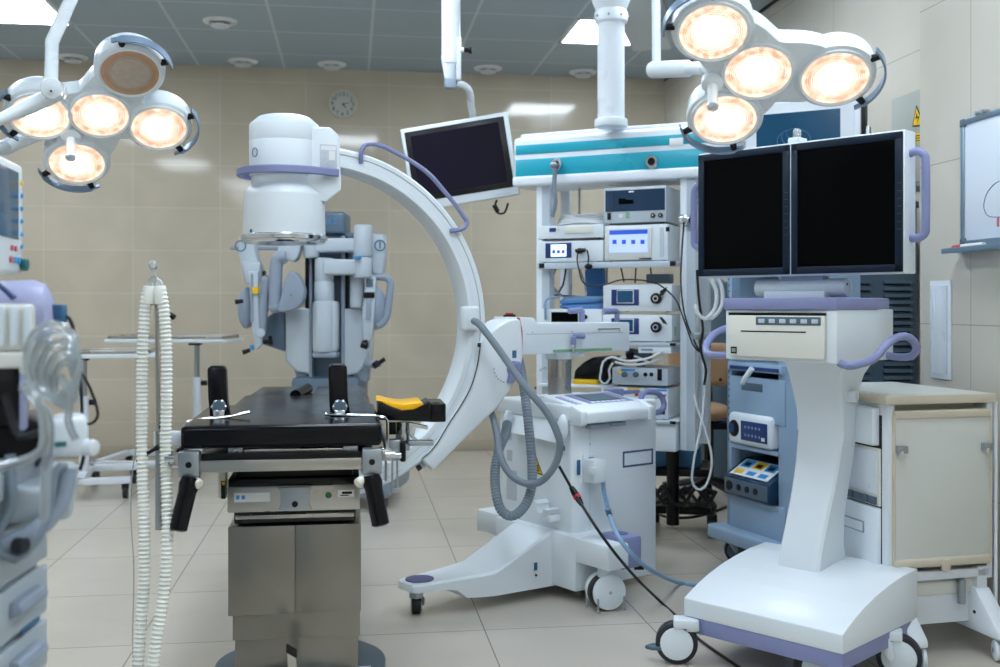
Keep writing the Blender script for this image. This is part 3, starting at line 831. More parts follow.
def bigwheel(cx, cy, a, par):
    T = FK.M @ Matrix.Translation((cx, cy, 0)) @ Matrix.Rotation(a, 4, 'Z')
    w = MB(T); w.cyl('black_rubber', (0, -.03, .066), (0, .03, .066), .066, bev=.008, seg=36); o = obj('rear_wheel', w, par)
    for s in (-1, 1):
        w = MB(T); w.cyl('white_plastic', (0, s * .022, .072), (0, s * .045, .072), .067, bev=.006, seg=36)
        w.cyl('dull_metal', (0, s * .045, .072), (0, s * .047, .072), .006)
        obj('wheel_cover', w, o)
    w = MB(T)
    w.cyl('white_plastic', (0, 0, .12), (0, 0, .17), .03); obj('stem', w, o)
    for x in (-.055, .055):
        for s in (-1, 1):
            w = MB(T); w.cyl('dull_metal', (x, s * .05, .008), (x, s * .05, .055), .004, seg=8); w.cyl('dull_metal', (x, s * .05, .004), (x, s * .05, .014), .006, seg=8); obj('wheel_guard', w, o)
bigwheel(.02, -.165, radians(-16), carm)
bigwheel(.08, .57, radians(-10), carm)
# hoses of the C-arm
def zp(px, py, Z): return P(px, py, Z)
mb = MB()
cabpts = [(474, 321, 4.02), (480, 325, 3.98), (497, 347, 3.95), (511, 367, 3.93), (526, 388, 3.9), (545, 410, 3.9), (556, 430, 3.9), (560, 447, 3.92), (554, 467, 3.95), (540, 482, 3.98), (524, 483, 4.0), (509, 473, 4.02), (500, 455, 4.05), (497, 435, 4.1), (493, 417, 4.15), (487, 406, 4.2)]
mb.tube('hose_grey', [zp(*p) for p in cabpts], .0135, 14, step=.015)
obj('cable_loop', mb, carm)
mb = MB()
hp = [(517, 352, 4.3), (521, 370, 4.22), (525, 395, 4.15), (529, 430, 4.1), (532, 465, 4.08), (531, 490, 4.05), (524, 507, 4.02), (512, 516, 4.0), (501, 510, 4.02), (496, 492, 4.05), (495, 470, 4.1), (499, 450, 4.15), (505, 435, 4.2), (507, 424, 4.3)]
mb.tube('hose_grey', [zp(*p) for p in hp], .0195, 16, ridge=(.012, .0028), step=.01)
obj('ribbed_hose', mb, carm)

# ------------------------------------------------------------------ twin monitor cart
FM = Fr(500 + .6 * FPX / 3.46, 3.46, 45)
cart = empty('monitor_cart', FM.w(.28, .25, 0), 'white and lavender cart carrying two large dark monitors, near right', 'monitor cart')
mb = MB(FM.M)
pf = [(0, .15), (0, .208), (.03, .222), (.08, .242), (.14, .262), (.22, .282), (.3, .296), (.4, .308), (.505, .312), (.505, .15)]
mb.prism('white_plastic', pf, 0, .555, 'yz', .004)
bsh = obj('base_shell', mb, cart)
mb = MB(FM.M); mb.box('lavender', .003, .552, .003, .502, .1, .15, .003)
obj('base_skirt', mb, cart, label='lavender skirt')
for x, y, a in ((.03, .0, 216), (.46, .12, 225), (.10, .43, 216), (.52, .33, 24)):
    caster(cart, x, y, .068, .045, FM.M, ang=radians(a), top=.11, tyre='dark_tyre', off=.7)
mb = MB(FM.M); q = FM.l(652, 646, -.06); mb.prism('slate_cabinet', [(q.x, -.10), (q.x + .03, -.10), (.01, -.03), (.0, .0), (q.x, -.06)], .045, .057, 'xy', .004); obj('brake_tab', mb, cart)
secs = [(.27, .287, .485, .165, .325), (.30, .290, .48, .168, .322), (.36, .312, .465, .17, .32), (.45, .35, .47, .17, .32), (.54, .383, .487, .17, .325), (.63, .408, .508, .17, .33), (.73, .425, .52, .17, .338), (.81, .413, .52, .17, .342), (.88, .385, .515, .17, .35), (.93, .362, .52, .17, .365), (.965, .34, .52, .168, .39), (.98, .33, .52, .168, .395)]
rg = []
for z, ya, yb, xa, xb in secs:
    c = .008; rg.append([Vector(v) for v in ((xa, ya + c, z), (xa + c, ya, z), (xb - c, ya, z), (xb, ya + c, z), (xb, yb, z), (xa, yb, z))])
mb = MB(FM.M); mb.loft('white_plastic', rg)
stk = obj('support_stalk', mb, cart, ang=25)
mb = MB(FM.M); q = FM.l(853, 386, .45); mb.cyl('white_plastic', (.33, .45, .86), (.375, .45, .86), .02, bev=.005); obj('cable_hook', mb, stk)
mb = MB(FM.M); mb.box('white_plastic', .08, .475, .12, .505, .985, 1.15, .006)
hs = obj('printer_housing', mb, cart)
mb = MB(FM.M)
mb.prism('lavender', [(.075, .114), (.2, .108), (.35, .108), (.477, .114), (.48, .38), (.46, .508), (.075, .508)], 1.147, 1.186, 'xy', .006)
obj('housing_lid', mb, hs, label='lavender lid')
mb = MB(FM.M)
a0, a1, b0, b1 = FM.rect(733, 314, 829, 357, .115)
a0, a1, b0, b1 = .10, .44, .998, 1.13
mb.prism('warm_white_plastic', [(a0 + .005, b0), (a1, b0 - .002), (a1, b1), (a0, b1)], .104, .12, 'xz', .003)
pr = obj('printer', mb, hs, label='off-white film printer front')
mb = MB(FM.M)
mb.box('black_plastic', a0 + .05, a1 - .06, .1028, .105, 1.077, 1.081); mb.box('black_plastic', a0, a1, .108, .119, b1, b1 + .009)
mb.box('black_plastic', a0 + .012, a0 + .034, .1028, .105, b0 + .008, b0 + .03); mb.box('dull_metal', a0 + .016, a0 + .03, .102, .105, b0 + .013, b0 + .025)
obj('paper_slot', mb, pr)
mb = MB(FM.M); mb.box('slate_cabinet', a1 - .235, a1 - .01, .1015, .106, b1 - .03, b1 - .004, .001)
for i in range(6):
    mb.box('robot_light', a1 - .225 + i * .037, a1 - .203 + i * .037, .1005, .103, b1 - .024, b1 - .011, .001)
obj('key_strip', mb, pr)
# handles on the housing
mb = MB(FM.M)
P3 = [Vector(v) for v in ((.47, .15, .985), (.51, .12, .98), (.53, .15, .985), (.545, .22, 1.0), (.56, .28, 1.045), (.575, .33, 1.065), (.585, .38, 1.06), (.585, .43, 1.03), (.56, .45, 1.0), (.51, .46, .995), (.47, .46, 1.0))]
mb.tube('lavender', P3, .0125, 12)
obj('side_handle', mb, hs, label='lavender looped handle at the right')
mb = MB(FM.M)
P3 = [Vector(v) for v in ((.09, .18, 1.0), (.03, .15, .995), (-.02, .16, 1.0), (-.045, .2, 1.03), (-.045, .25, 1.065), (-.02, .3, 1.085), (.03, .31, 1.085), (.09, .31, 1.085))]
mb.tube('lavender', P3, .0125, 12)
obj('side_handle', mb, hs, label='lavender looped handle at the left')
mb = MB(FM.M)
mb.cyl('robot_light', (.02, .42, 1.222), (.36, .42, 1.222), .031, bev=.006, seg=32)
mb.box('robot_light', .07, .3, .37, .47, 1.18, 1.21, .006); mb.box('robot_mid', .12, .28, .4, .45, 1.24, 1.3, .004)
mb.cyl('black_plastic', (.3595, .41, 1.232), (.3615, .41, 1.232), .004)
obj('tilt_bar', mb, cart, label='grey horizontal tilt bar')
# the two monitors
X0, X1, ZB, ZT = -.190, .578, 1.262, 1.712
mb = MB(FM.M)
mb.box('white_plastic', X0, X1, .36, .44, ZB, ZT, .005); mb.box('robot_light', X0 + .05, X1 - .05, .43, .47, ZB + .05, ZT - .05, .01)
ms = obj('monitor_frame', mb, cart)
XM = FM.l(791, 200, .36).x
for k, (a, b) in enumerate(((X0 + .004, XM - .004), (XM + .004, X1 - .006))):
    mb = MB(FM.M); w = .024
    z0, z1 = ZB + .005, ZT - .006
    for r_ in ((a, b, z0, z0 + w), (a, b, z1 - w, z1), (a, a + w, z0, z1), (b - w, b, z0, z1)):
        mb.box('bezel_navy', r_[0], r_[1], .352, .365, r_[2], r_[3], .002)
    if k == 1 or True:
        for i in range(7): mb.box('slate_cabinet', b - .015, b - .003, .3512, .353, 1.40 + i * .024, 1.4008 + i * .024)
    bz = obj('bezel', mb, ms)
    mb = MB(FM.M); mb.box('screen_black', a + w - .002, b - w + .002, .358, .364, z0 + w - .002, z1 - w + .002)
    obj('screen', mb, bz)
mb = MB(FM.M)
mb.tube('lavender', [Vector(v) for v in ((.575, .4, 1.64), (.6, .4, 1.645), (.622, .4, 1.63), (.626, .4, 1.6), (.626, .4, 1.42), (.622, .4, 1.385), (.6, .4, 1.372), (.575, .4, 1.376))], .013, 12)
obj('grip_bar', mb, ms, label='lavender grip at the right of the monitors')
mb = MB(FM.M)
mb.tube('lavender', [Vector(v) for v in ((-.185, .4, 1.60), (-.21, .4, 1.605), (-.232, .4, 1.59), (-.236, .4, 1.56), (-.236, .4, 1.42), (-.232, .4, 1.385), (-.21, .4, 1.372), (-.185, .4, 1.376))], .013, 12)
obj('grip_bar', mb, ms, label='lavender grip at the left of the monitors')
mb = MB(FM.M); q = FM.l(795, 140, .4)
mb.box('white_plastic', XM - .02, XM + .024, .37, .43, ZT - .003, ZT + .02, .006)
mb.cyl('clear_plastic', (XM, .4, ZT + .018), (XM, .4, ZT + .04), .014, seg=20); mb.ell('clear_plastic', (XM, .4, ZT + .04), .0142, 16)
obj('radiation_lamp', mb, ms, label='small clear lamp dome')

# ------------------------------------------------------------------ ceiling pendant: column, beam, tower
FP = Fr(513, 5.3, 25)
pen = empty('ceiling_pendant', FP.w(.42, .15, HC), 'white ceiling-hung supply beam with teal stripes and an equipment tower', 'ceiling pendant')
cw = P(611, 60, 5.02)
cl = FP.I @ cw
mb = MB(FP.M)
mb.cyl('white_metal', (cl.x, cl.y, 2.03), (cl.x, cl.y, HC), .064, seg=40)
mb.cyl('white_metal', (cl.x, cl.y, 2.005), (cl.x, cl.y, 2.045), .078, seg=40, bev=.006)
zc = P(611, 18, 5.02).z
mb.lathe('white_metal', [(.066, zc - .03), (.078, zc - .02), (.08, zc + .02), (.072, zc + .035), (.09, zc + .08), (.092, HC)], 40, Matrix.Translation((cl.x, cl.y, 0)))
for k in range(8):
    a = k * pi / 4 + .2; mb.ell('dull_metal', (cl.x + .08 * cos(a), cl.y + .08 * sin(a), zc + .0), .006, 8)
obj('drop_column', mb, pen)
za, zb = 1.755, 1.965
mb = MB(FP.M)
BL = 1.12
mb.box('white_metal', 0, BL, 0, .3, za, 2.0, .02, 3)
mb.box('white_metal', .03, BL - .03, .02, .28, 1.98, 2.02, .01)
mb.box('white_metal', -.0, BL, -.015, .02, za, za + .05, .014, 3)
bm_ = obj('supply_beam', mb, pen)
def s_(py): return FP.l(540, py, -.003).z
mb = MB(FP.M)
mb.box('teal_panel', .015, BL - .02, -.004, .01, s_(176.5), s_(158.5), .002)
mb.box('teal_panel', .015, BL - .02, -.004, .01, s_(153.5), s_(144), .002)
obj('stripe', mb, bm_, label='teal stripes along the beam')
mb = MB(FP.M); FP.bx(mb, 'label_white', 669.5, 138, 683, 146, -.006, 0, .001); obj('sticker', mb, bm_)
for px in (557, 652.5):
    q = FP.l(px, 165 if px < 600 else 162, -.004)
    mb = MB(FP.M); mb.lathe('chrome', [(.014, 0), (.033, 0), (.033, .01), (.028, .02), (.018, .02), (.014, .004)], 30, Matrix.Translation((q.x, -.004, q.z)) @ Matrix.Rotation(pi / 2, 4, 'X'), ring=True)
    mb.cyl('black_plastic', (q.x, -.006, q.z), (q.x, -.002, q.z), .016)
    so = obj('gas_outlet', mb, bm_)
    if px < 600:
        mb = MB(FP.M); mb.cyl('dull_metal', (q.x, -.05, q.z - .005), (q.x, -.0, q.z), .013); mb.ell('dull_metal', (q.x, -.05, q.z - .006), (.018, .018, .016)); obj('probe', mb, so)
        qz = q
mb = MB(FP.M)
e = [(555, 168), (554.5, 178), (554, 190), (555.5, 202), (554, 210), (552, 217)]
mb.tube('hose_grey', [FP.l(x, y, -.05) for x, y in e], .011, 10)
obj('gas_hose', mb, pen)
# posts
xpL, xpR = FP.l(543.5, 300, .03).x, FP.l(688, 300, .03).x
for xx, zb_ in ((xpL, .60), (xpR, .485)):
    mb = MB(FP.M)
    mb.box('white_metal', xx - .036, xx + .036, .02, .09, zb_, za + .01, .006)
    mb.box('robot_light', xx - .004, xx + .036, .0195, .02, zb_, za)
    p_ = obj('post', mb, pen)
for xx, zb_ in ((xpR, .485), (xpL, .6)):
    mb = MB(FP.M); mb.box('white_metal', xx - .02, xx + .03, .3, .35, zb_, za + .01, .004); obj('rear_post', mb, pen)
q = FP.l(685, 220, 0); mb = MB(FP.M)
mb.cyl('chrome', (q.x + .0, -.03, q.z), (q.x, .02, q.z), .026, .02, bev=.005); mb.cyl('black_plastic', (q.x + .03, -.01, q.z), (q.x + .05, -.01, q.z), .024)
obj('rail_knob', mb, pen)
mb = MB(FP.M); q = FP.l(579.5, 180, .2); mb.cyl('dull_metal', (q.x, .2, FP.l(579.5, 215, .2).z), (q.x, .2, za + .01), .006); obj('rod', mb, pen)
def zt(py, d=0.): return FP.l(600, py, d).z
def xt(px, d=0.): return FP.l(px, 300, d).x
def shelf(py, xa, xb, th=.03):
    mb = MB(FP.M); z = zt(py, -.02)
    mb.box('white_metal', xa, xb, -.02, .38, z - .012, z, .003)
    mb.box('robot_light', xa, xb, -.035, -.015, z - th, z + .0, .004)
    o = obj('shelf', mb, pen)
    mb = MB(FP.M)
    for x in (xa + .012, xb - .03): mb.box('black_plastic', x, x + .028, -.037, -.01, z - th + .004, z - .002, .002)
    obj('rail_end', mb, o)
    return z
XA, XB = xt(538, -.02), xt(677, -.02)
Z1 = shelf(262, XA, XB)
Z2 = shelf(341.5, XA, XB, .02)
Z3 = shelf(417, XA, XB, .02)
mb = MB(FP.M); z = zt(352, 0)
mb.box('white_metal', xt(640), xt(673), -.03, .3, z, Z2 - .02, .004); mb.box('robot_mid', xt(643), xt(655), -.034, -.03, z + .012, Z2 - .03, .002)
obj('drawer', mb, pen, label='shallow pull-out tray')
mb = MB(FP.M); z = zt(447, 0)
mb.box('white_plastic', xt(652), xt(677), -.02, .3, z, Z3 - .02, .004); mb.box('label_white', xt(656), xt(662), -.022, -.02, z + .06, z + .1)
obj('drawer', mb, pen, label='white drawer box under the lowest shelf')

def device(label, cat, pxs, pys, d0=-.02, dep=.3, m='white_plastic', grp=None, name='monitor_unit', bev=.004):
    """box on a shelf of the pendant; returns (empty, body, local rect)"""
    xa, xb = xt(pxs[0], d0), xt(pxs[1], d0); zb_, zt_ = zt(pys[1], d0) if isinstance(pys[1], int) else pys[1], zt(pys[0], d0)
    t = empty(name, FP.w((xa + xb) / 2, d0 + dep / 2, zb_), label, cat, grp)
    mb = MB(FP.M); mb.box(m, xa, xb, d0, d0 + dep, zb_ + .004, zt_, bev)
    for x in (xa + .02, xb - .035):
        for y in (d0 + .02, d0 + dep - .04): mb.box('black_rubber', x, x + .015, y, y + .015, zb_, zb_ + .006)
    b = obj('case', mb, t)
    return t, b, (xa, xb, zb_, zt_)
def fx(mb, m, px0, py0, px1, py1, dd=.002, d0=-.02, bev=0.):
    x0, x1, z0, z1 = FP.rect(px0, py0, px1, py1, d0); mb.box(m, x0, x1, d0 - dd, d0 + .001, z0, z1, bev); return x0, x1, z0, z1
# lower left unit
t, b, r = device('white endoscopy unit with a small blue screen on the upper shelf, left', 'medical device', (538, 603), (240, Z1), name='endoscopy_unit')
mb = MB(FP.M); fx(mb, 'navy_panel', 545.5, 243, 571.5, 258); sc = obj('display', mb, t)
mb = MB(FP.M); fx(mb, 'screen_lit_pale', 551, 244.5, 566.5, 256.5, .003); obj('screen', mb, sc)
mb = MB(FP.M)
for i in range(3): fx(mb, 'screen_lit_navy', 552.5 + i * 4.7, 250, 555.5 + i * 4.7, 253.5, .0036)
obj('icons', mb, sc)
mb = MB(FP.M); q = FP.l(581, 251, -.02); mb.cyl('black_plastic', (q.x, -.045, q.z), (q.x, -.02, q.z), .014, bev=.003); mb.cyl('black_plastic', (q.x - .02, -.04, q.z + .0), (q.x + .03, -.04, q.z + .003), .009)
pl = obj('plug', mb, t)
mb = MB(FP.M); P3 = [FP.l(x, y, -.05) for x, y in ((587, 250), (588.5, 257), (588, 264), (587.5, 268))]
mb.tube('cable_black', P3, .004, 8); mb.ell('black_plastic', FP.l(588.5, 266.5, -.05), (.02, .018, .014)); 
mb.tube('cable_black', [FP.l(x, y, -.05) for x, y in ((578, 252), (577, 260), (579, 270), (582, 281), (590, 286), (604, 285), (620, 280), (640, 280), (655, 283), (664, 288), (676, 300), (684, 320), (693, 345), (700, 352))], .0035, 8)
obj('video_cable', mb, None, label='black cable hanging from the small-screen unit across the tower', cat='cable')
# thin tray unit on top
t, b, r = device('flat white camera control unit lying on the small-screen endoscopy unit', 'medical device', (538, 603), (224, zt(238.5)), name='camera_control_unit')
mb = MB(FP.M); fx(mb, 'warm_white_plastic', 565, 226, 594, 233.5, .006, bev=.004); fx(mb, 'navy_panel', 549.5, 228, 556, 232, .003); fx(mb, 'yellow', 557.8, 229, 559.3, 230.6, .003)
obj('front_panel', mb, t)
# cables coiled on top
mb = MB(FP.M); zt0 = zt(224) 
for k in range(5):
    a = .025 * k; c = xt(575) + .0
    mb.tube('cable_white', [Vector((c + (.15 - a * .3) * cos(t_) , .13 + (.10 - a) * sin(t_), zt0 + .012 + .011 * k + .004 * sin(3 * t_ + k))) for t_ in [j * 2 * pi / 16 for j in range(17)]], .006, 8)
obj('coiled_cable', mb, None, label='white cable coiled on top of the flat camera unit', cat='cable')
# touch screen unit
t, b, r = device('white recorder with a lit blue touch screen on the upper shelf, right', 'medical device', (604.5, 668), (226, Z1), name='video_recorder')
mb = MB(FP.M); x0, x1, z0, z1 = fx(mb, 'cream_panel', 606.5, 228.5, 652, 260, .012, bev=.003); bz = obj('bezel', mb, t)
mb = MB(FP.M); fx(mb, 'screen_lit_blue', 610.5, 230, 648.5, 252.5, .0135); sc = obj('screen', mb, bz)
mb = MB(FP.M); fx(mb, 'screen_lit_navy', 610.5, 230, 648.5, 234.5, .0145)
for i in range(4): fx(mb, 'screen_lit_navy', 613.5 + i * 9.3, 240, 617.5 + i * 9.3, 244.2, .0145)
obj('icons', mb, sc)
mb = MB(FP.M); fx(mb, 'robot_light', 660, 227.5, 664, 257, .003, bev=.001); fx(mb, 'black_plastic', 666, 227, 669.5, 231.5, .003); fx(mb, 'black_plastic', 640, 258, 652, 259.3, .014)
obj('slot', mb, t)
# amber display unit
t, b, r = device('grey unit with a dark blue display panel, topmost on the tower', 'medical device', (604, 666), (188.5, zt(224.8)), m='robot_light', name='light_source')
mb = MB(FP.M); fx(mb, 'amber_dark', 605.5, 189.5, 665, 211, .003); pn = obj('display_panel', mb, t)
mb = MB(FP.M); fx(mb, 'screen_black', 619, 200, 634, 204, .005); fx(mb, 'screen_black', 619, 198.5, 626, 201, .0045); fx(mb, 'black_plastic', 614.5, 196, 615.2, 211, .004); obj('readout', mb, pn); mb = MB(FP.M); fx(mb, 'label_white', 629, 191, 634, 192.3, .0045); obj('badge', mb, pn)
mb = MB(FP.M); fx(mb, 'black_plastic', 607.5, 213, 611, 220, .006, bev=.001)
for px in (653.5, 661):
    q = FP.l(px, 215.5, -.02); mb.cyl('black_plastic', (q.x, -.035, q.z), (q.x, -.02, q.z), .011, bev=.002); mb.cyl('chrome', (q.x, -.037, q.z), (q.x, -.034, q.z), .005)
fx(mb, 'label_white', 619, 214, 623, 218, .003); fx(mb, 'green_scale', 626, 212, 629.5, 218.5, .003)
obj('socket', mb, t)
# two insufflators
for k, (ya, yb) in enumerate(((285, zt(312.0)), (314.5, Z2))):
    if k == 0: lab = 'white unit with a blue-framed screen and round socket, upper of the two matching units'
    else: lab = 'white unit with a blue-framed screen and round socket, lower of the two matching units'
    t, b, r = device(lab, 'medical device', (603, 672), (ya, yb), dep=.32, grp='matching camera units on the middle shelf', name='camera_unit')
    dy = 0 if k == 0 else 28.7
    mb = MB(FP.M); fx(mb, 'navy_panel', 611.5, 289.5 + dy, 639, 305.5 + dy, .003, bev=.001); dp = obj('display', mb, t)
    mb = MB(FP.M); fx(mb, 'label_white', 617, 290 + dy, 634, 303.3 + dy, .004); fx(mb, 'screen_dim_teal', 617.6, 290.7 + dy, 633.2, 302.6 + dy, .005); obj('screen', mb, dp)
    q = FP.l(656.8, 298.5 + dy, -.02)
    mb = MB(FP.M); mb.cyl('black_plastic', (q.x, -.04, q.z), (q.x, -.02, q.z), .026, bev=.004); mb.cyl('chrome', (q.x, -.044, q.z), (q.x, -.038, q.z), .014); mb.cyl('black_plastic', (q.x, -.045, q.z), (q.x, -.04, q.z), .008)
    s2 = obj('socket', mb, t)
    mb = MB(FP.M)
    lf = [(660, 296), (660, 291), (667, 287), (666, 291), (663, 295)] if k == 0 else [(659, 288), (662, 288.5), (665, 292), (667.5, 296), (663, 294.5)]
    mb.prism('black_rubber', FP.poly([(x, y + dy) for x, y in lf], -.045), -.047, -.04, 'xz', .001); obj('cap', mb, s2)
    if k == 1:
        mb = MB(FP.M); xx = r[1]; mb.box('green_scale', xx, xx + .001, .02, .04, zt(335), zt(326)); obj('green_sticker', mb, t)
# left middle unit + coil of blue tubing
t, b, r = device('white unit with a dark display under the coiled blue tubing', 'medical device', (537, 602), (309, Z2), name='pump_unit')
mb = MB(FP.M); fx(mb, 'screen_black', 551.5, 312, 578, 322, .003); q = FP.l(585.5, 317, -.02); mb.cyl('black_plastic', (q.x, -.03, q.z), (q.x, -.02, q.z), .011); obj('display', mb, t)
mb = MB(FP.M); z0 = zt(309)
for k in range(6):
    c = xt(578)
    mb.tube('cable_blue' if k % 3 else 'blue_cloth', [Vector((c + (.13 - .008 * (k % 3)) * cos(t_), .12 + (.1 - .012 * (k % 3)) * sin(t_), z0 + .01 + .011 * (k // 1) * .8 + .003 * sin(2 * t_ + k))) for t_ in [j * 2 * pi / 16 for j in range(17)]], .008, 8)
mb.tube('cable_blue', [FP.l(x, y, -.03) for x, y in ((560, 297), (550, 298), (545.5, 302), (545, 310), (545.5, 320))], .006, 8)
obj('coiled_tubing', mb, None, label='blue tubing coiled on the white unit of the middle shelf', cat='tubing')
# silver box with knobs
t, b, r = device('grey box with a row of black knobs under tangled white cables', 'medical device', (612, 668), (367, zt(384.5)), m='robot_light', name='control_box')
for i, px in enumerate((625, 636.5, 645.5, 651.5)):
    q = FP.l(px, 374.5, -.02); mb = MB(FP.M); rr = .013 if i < 2 else .010
    mb.cyl('black_plastic' if i > 1 else 'slate_cabinet', (q.x, -.04 if i < 2 else -.024, q.z), (q.x, -.02, q.z), rr, bev=.002); obj('knob', mb, t)
mb = MB(FP.M); fx(mb, 'black_plastic', 657.5, 369, 662, 380.5, .004, bev=.001); fx(mb, 'yellow', 618, 370, 622, 373, .002); fx(mb, 'sky_blue', 621, 369, 635, 371, .002); obj('front_marks', mb, t)
# electrosurgical generator
t, b, r = device('white electrosurgical unit with red and yellow fields on the lowest shelf', 'medical device', (601, 668), (386.5, Z3), name='electrosurgical_unit')
mb = MB(FP.M)
for i, (m, a) in enumerate((('yellow', (627.5, 388, 641, 390.5)), ('sky_blue', (648, 389, 667, 391)), ('red', (635, 393, 638.5, 396)), ('yellow', (635, 399, 638, 401)), ('sky_blue', (644, 394, 667, 395)), ('red', (657.5, 394.5, 665.5, 397)), ('sky_blue', (662, 400, 665, 402)), ('blue_label', (655, 397.5, 664, 398.3)), ('robot_mid', (615, 391, 628, 393)), ('black_plastic', (658, 411, 665, 414.5)))):
    fx(mb, m, *a, .002)
obj('front_marks', mb, t)
# camera heads and black bag between shelves
mb = MB(FP.M)
q = FP.l(641, 355, .05); mb.cyl('slate_cabinet', (q.x - .07, .05, q.z), (q.x + .05, .05, q.z - .004), .032, .026, bev=.006); mb.cyl('black_plastic', (q.x - .04, -.0, q.z - .004), (q.x - .04, .04, q.z), .018)
mb.tube('slate_cabinet', [Vector((q.x, .05, q.z - .02)), Vector((q.x, .05, zt(367))) ], .02, 12)
obj('endoscope_camera', mb, None, label='dark blue endoscope camera lying under the pull-out tray', cat='camera')
mb = MB(FP.M)
for k, pts in enumerate((((601, 372), (603, 362), (612, 357), (625, 361), (640, 360), (652, 357), (662, 352)), ((601, 372), (600, 380), (605, 384), (610, 378), (609, 370), (613, 363)), ((615, 362), (630, 365), (648, 363), (660, 359), (667, 350)), ((620, 358), (634, 356), (645, 361), (655, 364)))):
    mb.tube('cable_white', [FP.l(x, y, -.05 + .02 * k) for x, y in pts], .0055, 8)
obj('tangled_cable', mb, None, label='tangled white cables lying on the grey knob box', cat='cable')
# black bag with yellow strip
mb = MB(FP.M)
mb.prism('black_vinyl', FP.poly([(572, 383), (574, 370), (583, 362), (592, 357), (606, 357), (610, 366), (610, 384)], .05), .05, .3, 'xz', .015)
bg = obj('black_bag', mb, None, label='black bag behind the stainless lifting column, on the tower', cat='bag')
mb = MB(FP.M); FP.bx(mb, 'yellow', 572.5, 379.5, 597, 385, .02, .06, .006)
obj('yellow_box', mb, None, label='flat yellow case in front of the black bag', cat='case')
mb = MB(FP.M); mb.box('white_metal', XA, xt(612), -.02, .35, zt(388), zt(385.3), .002); obj('shelf', mb, pen)
# hanging dark cables
for k, (pts, m, r_) in enumerate((
    (((556, 268), (551, 282), (557, 292), (562, 296)), 'hose_grey', .007), (((566, 267), (563, 285), (557, 294)), 'cable_black', .005), (((579, 268), (584, 282), (586, 296)), 'chrome', .006), (((607, 268), (607, 283)), 'cable_black', .004), (((621, 268), (624, 282)), 'cable_black', .004), (((636, 268), (635, 283)), 'cable_black', .004), (((650, 262), (652, 278), (656, 284)), 'cable_black', .004),
    (((537, 383), (545, 378), (556, 377), (562, 372)), 'cable_black', .005), (((535, 388), (546, 385), (560, 384)), 'cable_black', .006), (((540, 289), (555, 295), (575, 296)), 'cable_black', .004),
    (((684, 222), (682, 250), (681, 285), (686, 320), (700, 352), (706, 349), (707, 342)), 'cable_black', .004))):
    mb = MB(FP.M); mb.tube(m, [FP.l(x, y, .12 if k < 10 else -.03) for x, y in pts], r_, 8); obj('hanging_cable', mb, pen)
mb = MB(FP.M); FP.bx(mb, 'blue_cloth', 584, 268, 603, 297, .3, .36, .015); obj('cloth_bag', mb, pen)
mb = MB(FP.M); FP.bx(mb, 'slate_cabinet', 646, 274, 668, 283, .1, .2, .004); obj('power_box', mb, pen)
# chrome hook
mb = MB(FP.M); mb.tube('chrome', [FP.l(x, y, -.02) for x, y in ((540, 371), (545, 368), (551, 369), (555, 374))], .006, 8); obj('hook', mb, pen)
# loop of pale cable hanging by the post
mb = MB()
mb.tube('cable_white', [P(x, y, 4.75) for x, y in ((704, 335), (703, 360), (704, 395), (700, 430), (694, 460), (692, 480), (697, 489), (705, 487), (711, 470), (711, 452), (705, 430), (698, 410), (694, 395))], .0055, 8)
obj('loop_cable', mb, None, label='thin pale cable hanging in a long loop beside the tower post', cat='cable')
for k, (pts, m, r_, Z) in enumerate((
    (((708, 275), (716, 290), (715, 308), (705, 319), (697, 312), (696, 304)), 'cable_white', .009, 4.7), (((712, 272), (721, 285), (722, 305), (712, 318), (700, 318)), 'cable_white', .009, 4.72),
    (((700, 340), (702, 355), (706, 370), (704, 385)), 'cable_black', .006, 4.72), (((697, 270), (699, 300), (703, 330), (700, 350), (706, 356), (710, 345)), 'cable_black', .006, 4.71))):
    mb = MB(); mb.tube(m, [P(x, y, Z) for x, y in pts], r_, 8)
    obj('looped_cable', mb, None, label=['thick pale cable loop hung right of the tower, inner', 'thick pale cable loop hung right of the tower, outer', 'short black cable hanging under the pale cable loops', 'black cable looped right of the tower post'][k], cat='cable')
mb = MB(); mb.box('dull_metal', -.05, .05, -.02, .02, -.015, .015, .005, T=Matrix.Translation(P(703, 336, 4.74))); 
obj('cable_clamp', mb, None, label='grey clamp holding the looped cables', cat='clamp')
mb = MB()
gq = P(719, 300, 7.0)
mb.lathe('slate_cabinet', [(0, 0), (.12, 0), (.125, .02), (.125, 1.12), (.11, 1.22), (.07, 1.31), (0, 1.345)], 32, Matrix.Translation((gq.x, gq.y, 0)))  # plain upright drum for a dark blue curved shape of unknown kind
obj('blue_drum', mb, None, label='dark blue cylinder standing behind the tan chair and looped cables', cat='cylinder')

# ------------------------------------------------------------------ chair behind the tower
FH = Fr(708, 6.2, 10)
ch = empty('surgeon_chair', FH.loc, 'tan leather chair with a black base behind the tower', 'chair')
mb = MB(FH.M); a, b, c, d = FH.rect(668, 343, 729, 386, .12); mb.box('tan_leather', a, b, .12, .19, c, d, .035, 4); bk = obj('backrest', mb, ch)
mb = MB(FH.M)
for x in (a + .05, b - .05): mb.cyl('black_plastic', (x, .115, c + .04), (x, .125, c + .04), .01)
obj('button', mb, bk)
mb = MB(FH.M); q = FH.l(709, 412, .0); mb.ell('tan_leather', (q.x, .05, q.z), (.13, .16, .055), 28); obj('seat', mb, ch)
mb = MB(FH.M); mb.tube('black_plastic', [Vector((q.x, .18, q.z - .04)), Vector((q.x, .22, q.z + .1)), Vector((q.x - .02, .2, q.z + .3))], .025, 10); mb.cyl('black_plastic', (q.x, .05, .12), (q.x, .05, q.z - .03), .03); mb.box('black_plastic', q.x - .1, q.x + .12, -.04, .1, q.z - .1, q.z - .06, .01); obj('support', mb, ch)
mb = MB(FH.M)
